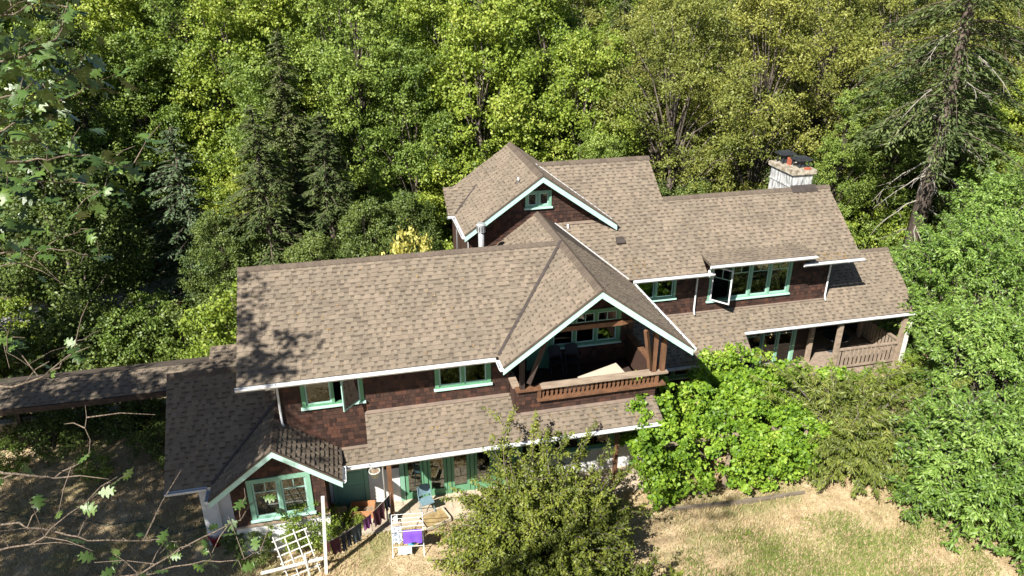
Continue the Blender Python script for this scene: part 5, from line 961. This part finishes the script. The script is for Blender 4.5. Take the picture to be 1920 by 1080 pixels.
def twig(pts, D, r0, leaves, size=.17, jitter=.045, t0=.15, side=3):
    """a branch through picture points at its distance D (leaf size gives it), with side twigs and single leaves"""
    w = [at(x, y, D=d) for (x, y), d in zip(pts, D)]; k = []
    for a, b in zip(w, w[1:]): k += [a.lerp(b, i/4)+Vector((rng.normal(), rng.normal(), rng.normal()))*.006 for i in range(4)]
    k.append(w[-1]); n = len(k); bo = MB().tube(k, [r0*(1-.8*i/(n-1)) for i in range(n)], 6).build('branch', 'twig', ok, smooth=True); sb = MB(); ends = []
    for i in range(side): 
        j = int(n*(.25+.7*rng.random())); j = min(j, n-1); e = k[j]+Vector((rng.normal()*.12+.05, rng.normal()*.12, rng.normal()*.1+.05)); m = k[j].lerp(e, .5)+Vector((0, 0, .02)); MB().tube([k[j], m, e], [r0*.5, r0*.35, r0*.18], 4).build('side_twig', 'twig', bo); ends += [m, e]
    for i in range(leaves):
        if NL[0] >= 285: return
        u = t0+(1-t0)*rng.random(); p = k[min(n-1, int(u*n))] if rng.random() < .6 or not ends else ends[int(rng.random()*len(ends))]
        p = p+Vector((rng.normal(), rng.normal(), rng.normal()))*jitter*.5; d = Vector((rng.normal()+.25, rng.normal()*.8, rng.normal()*.5-.35)).normalized(); nn = (Vector((rng.normal()*.6, rng.normal()*.6-.2, 1))).normalized(); x = d.cross(nn).normalized(); nn = x.cross(d); s = size*rng.uniform(.65, 1.15)
        mt = Matrix(((x.x*s, d.x*s, nn.x*s, p.x), (x.y*s, d.y*s, nn.y*s, p.y), (x.z*s, d.z*s, nn.z*s, p.z), (0, 0, 0, 1))); link('leaf', OLM[int(rng.random()*4)], bo, True, mt); NL[0] += 1
J0 = Vector((-3.5, -12.2, 11.5))
lm = MB()                                                        # the leaves behind, too many and dim to tell apart
for i in range(270):
    p = at(rng.normal()*75+10-.1*abs(rng.normal())*80, rng.uniform(-30, 440), D=rng.uniform(5.4, 7.5)); d = Vector((rng.normal()+.2, rng.normal()*.8, rng.normal()*.5-.35)).normalized(); nn = Vector((rng.normal()*.6, rng.normal()*.6, 1)).normalized(); x = d.cross(nn).normalized(); nn = x.cross(d); q_ = .13*rng.uniform(.6, 1.15); me = OLM[int(rng.random()*4)]
    lm.add([p+(x*v.co.x+d*v.co.y+nn*v.co.z)*q_ for v in me.vertices], [tuple(f.vertices) for f in me.polygons])
M['oak_leaf_mass'] = mat('oak_leaf_mass', (.04, .075, .018), (.07, .11, .03), .4, 8, .15, 30, 'island', [(.5, .55, .45), (.8, .85, .7), (1.05, 1.1, .9), (1.25, 1.2, .9)], spec=.45)
lm.build('leaf_mass', 'oak_leaf_mass', ok, smooth=True, kind='stuff')
for pts, D, r0, lv, sz in (
    ([(-160, 160), (-40, 120), (40, 110), (105, 70), (128, -10)], (5.4, 5.1, 4.9, 4.8, 4.8), .014, 42, .17), ([(-160, 230), (-30, 190), (60, 175), (140, 130), (170, 110)], (5.5, 5.2, 5, 4.9, 4.9), .012, 34, .17),
    ([(-160, 300), (-20, 310), (70, 300), (150, 290), (225, 310), (262, 306)], (5.4, 5.1, 5, 4.9, 4.8, 4.8), .012, 34, .17), ([(-160, 260), (-10, 250), (60, 215), (110, 190), (215, 140)], (5.8, 5.5, 5.3, 5.2, 5.1), .012, 36, .18),
    ([(-160, 400), (-10, 370), (60, 340), (150, 340), (210, 375)], (5.6, 5.4, 5.2, 5.1, 5.), .011, 34, .17), ([(-160, 60), (-30, 40), (40, 20), (90, -20)], (5.8, 5.5, 5.4, 5.3), .012, 26, .18),
    ([(-160, 500), (-20, 480), (60, 466), (135, 472), (188, 487)], (5.2, 5, 4.9, 4.8, 4.8), .010, 12, .13), ([(-160, 520), (-20, 505), (60, 490), (110, 445), (170, 430)], (5.5, 5.3, 5.2, 5.1, 5.1), .009, 9, .13),
    ([(-160, 770), (-20, 735), (60, 712), (110, 690), (148, 640), (192, 618)], (4.9, 4.7, 4.6, 4.5, 4.5, 4.5), .013, 9, .12), ([(-160, 930), (-30, 880), (50, 890), (100, 898), (170, 850), (160, 760)], (4.9, 4.7, 4.6, 4.6, 4.5, 4.5), .013, 5, .11),
    ([(-160, 970), (-20, 978), (80, 990), (170, 1012), (300, 1012), (360, 1025)], (4.9, 4.7, 4.6, 4.5, 4.5, 4.4), .012, 7, .12), ([(-120, 1130), (120, 1110), (260, 1075), (380, 1010), (450, 975), (458, 915)], (4.8, 4.6, 4.5, 4.4, 4.4, 4.4), .012, 16, .12),
    ([(60, 1150), (250, 1085), (330, 1060), (440, 1050), (505, 1030)], (4.7, 4.5, 4.5, 4.4, 4.4), .010, 10, .12), ([(-160, 640), (-10, 625), (20, 660), (60, 690)], (4.9, 4.7, 4.6, 4.6), .009, 6, .12), ([(-100, 1050), (60, 1020), (130, 965), (250, 880)], (4.8, 4.6, 4.5, 4.5), .010, 8, .12)):
    twig(pts, D, r0*.62, lv, sz*.76, side=6); w0 = at(*pts[0], D=D[0]); MB().tube([J0, J0.lerp(w0, .5)+Vector((0, 0, .25)), w0], [.05, .03, r0], 6).build('limb', 'bark', ok, smooth=True)
MB().tube([(OX+.3, OY, 9), (-6.5, -11, 11.2), J0], [.16, .1, .055], 8).build('limb', 'bark', ok, smooth=True)
species('shadetree', broadleaf('bush', 61, 5.2, 1.5, 2.0, 46, .35, .6, 520, .11, .07, PR_, .09, 12)); NAMES['shadetree'] = 'added_shade_tree'; LBL['shadetree'] = ('small fruit tree', 'tree')  # small tree kept out of view, added to throw shade on the lawn
plant('shadetree', 8.9, -8.7, 1., label='small unseen tree added to cast shadow across the dry lawn', group='added shade trees'); plant('shadetree', 11.3, -8.9, .85, label='second small unseen tree added to shade the dry lawn', group='added shade trees')
# ---- small garden plants and weeds
rg = random.Random(12)
for px, py, s, lab in ((590, 1020, .42, 'bright feathery green garden plant between the trellis and the white pole'), (470, 1040, .40, 'dark leafy garden plant below the twin casement window'), (540, 1015, .36, 'leafy garden plant beside the lattice trellis'), (185, 890, .34, 'low green shrub on the shaded ground left of the house'), (20, 880, .4, 'green shrub on the shaded ground beside the walkway posts'), (665, 985, .16, 'small weed growing by the wooden planter box'), (300, 640, .8, 'shaded shrub beyond the covered walkway'), (225, 800, .75, 'dark shrub growing under the front edge of the walkway roof'), (270, 815, .6, 'smaller dark shrub by the left end of the shaded roof'), (150, 800, .7, 'dark shrub between the walkway posts'), (100, 845, .62, 'dark shrub at the foot of the low garden wall'), (300, 850, .5, 'dark low shrub tucked beside the shaded roof end'), (40, 800, .7, 'dark shrub near the far walkway posts'), (330, 880, .3, 'small dark shrub by the corner of the shaded eave')):
    q = at(px, py, Z=GZ); plant('shrub_b' if s < .5 and px > 500 else 'shrub_c' if 'dark' in lab else 'shrub_a', q.x, q.y, s, label=lab, group='garden plants round the house')
for x, y, s_, lab in ((23.2, 2.6, .34, 'yellowish shrub growing against the porch skirt'), (24.6, 2.7, .42, 'leafy shrub below the corner of the porch rail'), (21.6, 2.6, .32, 'small leafy shrub under the porch rail boards')): plant('shrub_b', x, y, s_, label=lab, group='garden plants round the house')
# ---- dry grass over the lawn
def grass(name, n, reg, h0, h1, m, seed, label, clumpy=0, soft=False):
    r = np.random.default_rng(seed); x = r.uniform(reg[0], reg[1], n); y = r.uniform(reg[2], reg[3], n); k = (np.sin(x*1.3+seed)*np.sin(y*1.7+1)+r.normal(size=n)*.6 > clumpy) & ~((x > 1.9) & (x < 12.7) & (y > -.3)) & ~((x > -2) & (x < 2) & (y > -.4)) & ~((x > 12.5) & (y > 3.6))
    if soft: e = ((x-(reg[0]+reg[1])/2)/(reg[1]-reg[0])*2)**2+((y-(reg[2]+reg[3])/2)/(reg[3]-reg[2])*2)**2; k &= e+.35*np.sin(x*2.3+y)+.3*np.sin(y*3.1-x*1.4) < r.random(n)**.6*1.15
    x, y = x[k], y[k]; n = len(x)
    a = r.random(n)*6.283; h = r.uniform(h0, h1, n); w = h*.11; b = np.stack([x, y, np.full(n, GZ)], 1); d = np.stack([np.cos(a), np.sin(a), np.zeros(n)], 1); ln = np.stack([r.normal(size=n)*.4, r.normal(size=n)*.4, np.ones(n)], 1)*h[:, None]
    V = np.stack([b-d*w[:, None], b+d*w[:, None], b+ln], 1).reshape(-1); me = bpy.data.meshes.new(name); me.vertices.add(n*3); me.vertices.foreach_set('co', V.astype('f')); me.loops.add(n*3); me.loops.foreach_set('vertex_index', np.arange(n*3, dtype='i')); me.polygons.add(n); me.polygons.foreach_set('loop_start', np.arange(0, n*3, 3, dtype='i')); me.polygons.foreach_set('loop_total', np.full(n, 3, 'i')); me.materials.append(m); me.update(calc_edges=True)
    link(name, me, kind='stuff', label=label, cat='grass')
grass('dry_grass', 150000, (-9, 24, -7, 5), .05, .15, leaf_mat('straw', [(.28, .2, .11), (.43, .33, .19), (.58, .47, .29)], .2, .8, .1, ((1, 1, 1), (1, 1, 1))), 1, 'dry straw coloured grass on the lawn', -.9)
grass('lush_grass', 60000, (11.5, 20.5, -7.6, -2.6), .06, .16, leaf_mat('lush_blades', [(.09, .13, .025), (.17, .22, .05), (.27, .30, .09)], .25, .6, .2, ((1, 1, 1), (1, 1, 1))), 3, 'broad green patch of grass in the dry lawn', -.6, True)
grass('green_grass', 40000, (2, 24, -7, -.6), .05, .13, leaf_mat('green_blades', [(.08, .12, .025), (.15, .19, .045), (.24, .26, .08)], .25, .6, .2, ((1, 1, 1), (1, 1, 1))), 2, 'patches of green grass in the dry lawn', .45)

# ---- fallen leaves lying on the roofs
r = np.random.default_rng(9); fp, fn_ = [], []
for fn, x0, x1, y0, y1, n in ((A_, .2, 7, .1, 3.0, 46), (D_, 15, 22, 4.25, 6.6, 40), (D_, 20.2, 21.8, 4.2, 4.5, 40), (G_, 13, 21, 3.95, 4.7, 46), (H_, 3.4, 12, -.75, .0, 60), (J_, -2.2, -1.2, .1, 2.4, 30), (D_, 12.9, 13.6, 4.25, 4.9, 30)):
    nn = Vector((0, -(fn(0, 1)[2]-fn(0, 0)[2]), 1)).normalized()
    for i in range(n): p = Vector(fn(r.uniform(x0, x1), r.uniform(y0, y1)))+nn*.036; fp.append(p); fn_.append(nn+Vector((r.normal(), r.normal(), 0))*.12)
link('fallen_leaves', leaf_mesh('fallen_leaves', np.array([list(p) for p in fp]), np.array([list(p) for p in fn_]), r.uniform(.05, .10, len(fp)), r.uniform(.03, .06, len(fp)), leaf_mat('dry_leaves', [(.12, .07, .03), (.26, .17, .07), (.40, .30, .14)], .1, .8, .1, ((1, 1, 1), (1, 1, 1))), rng=r), kind='stuff', label='dry brown leaves fallen on the shingle roofs', cat='leaves')
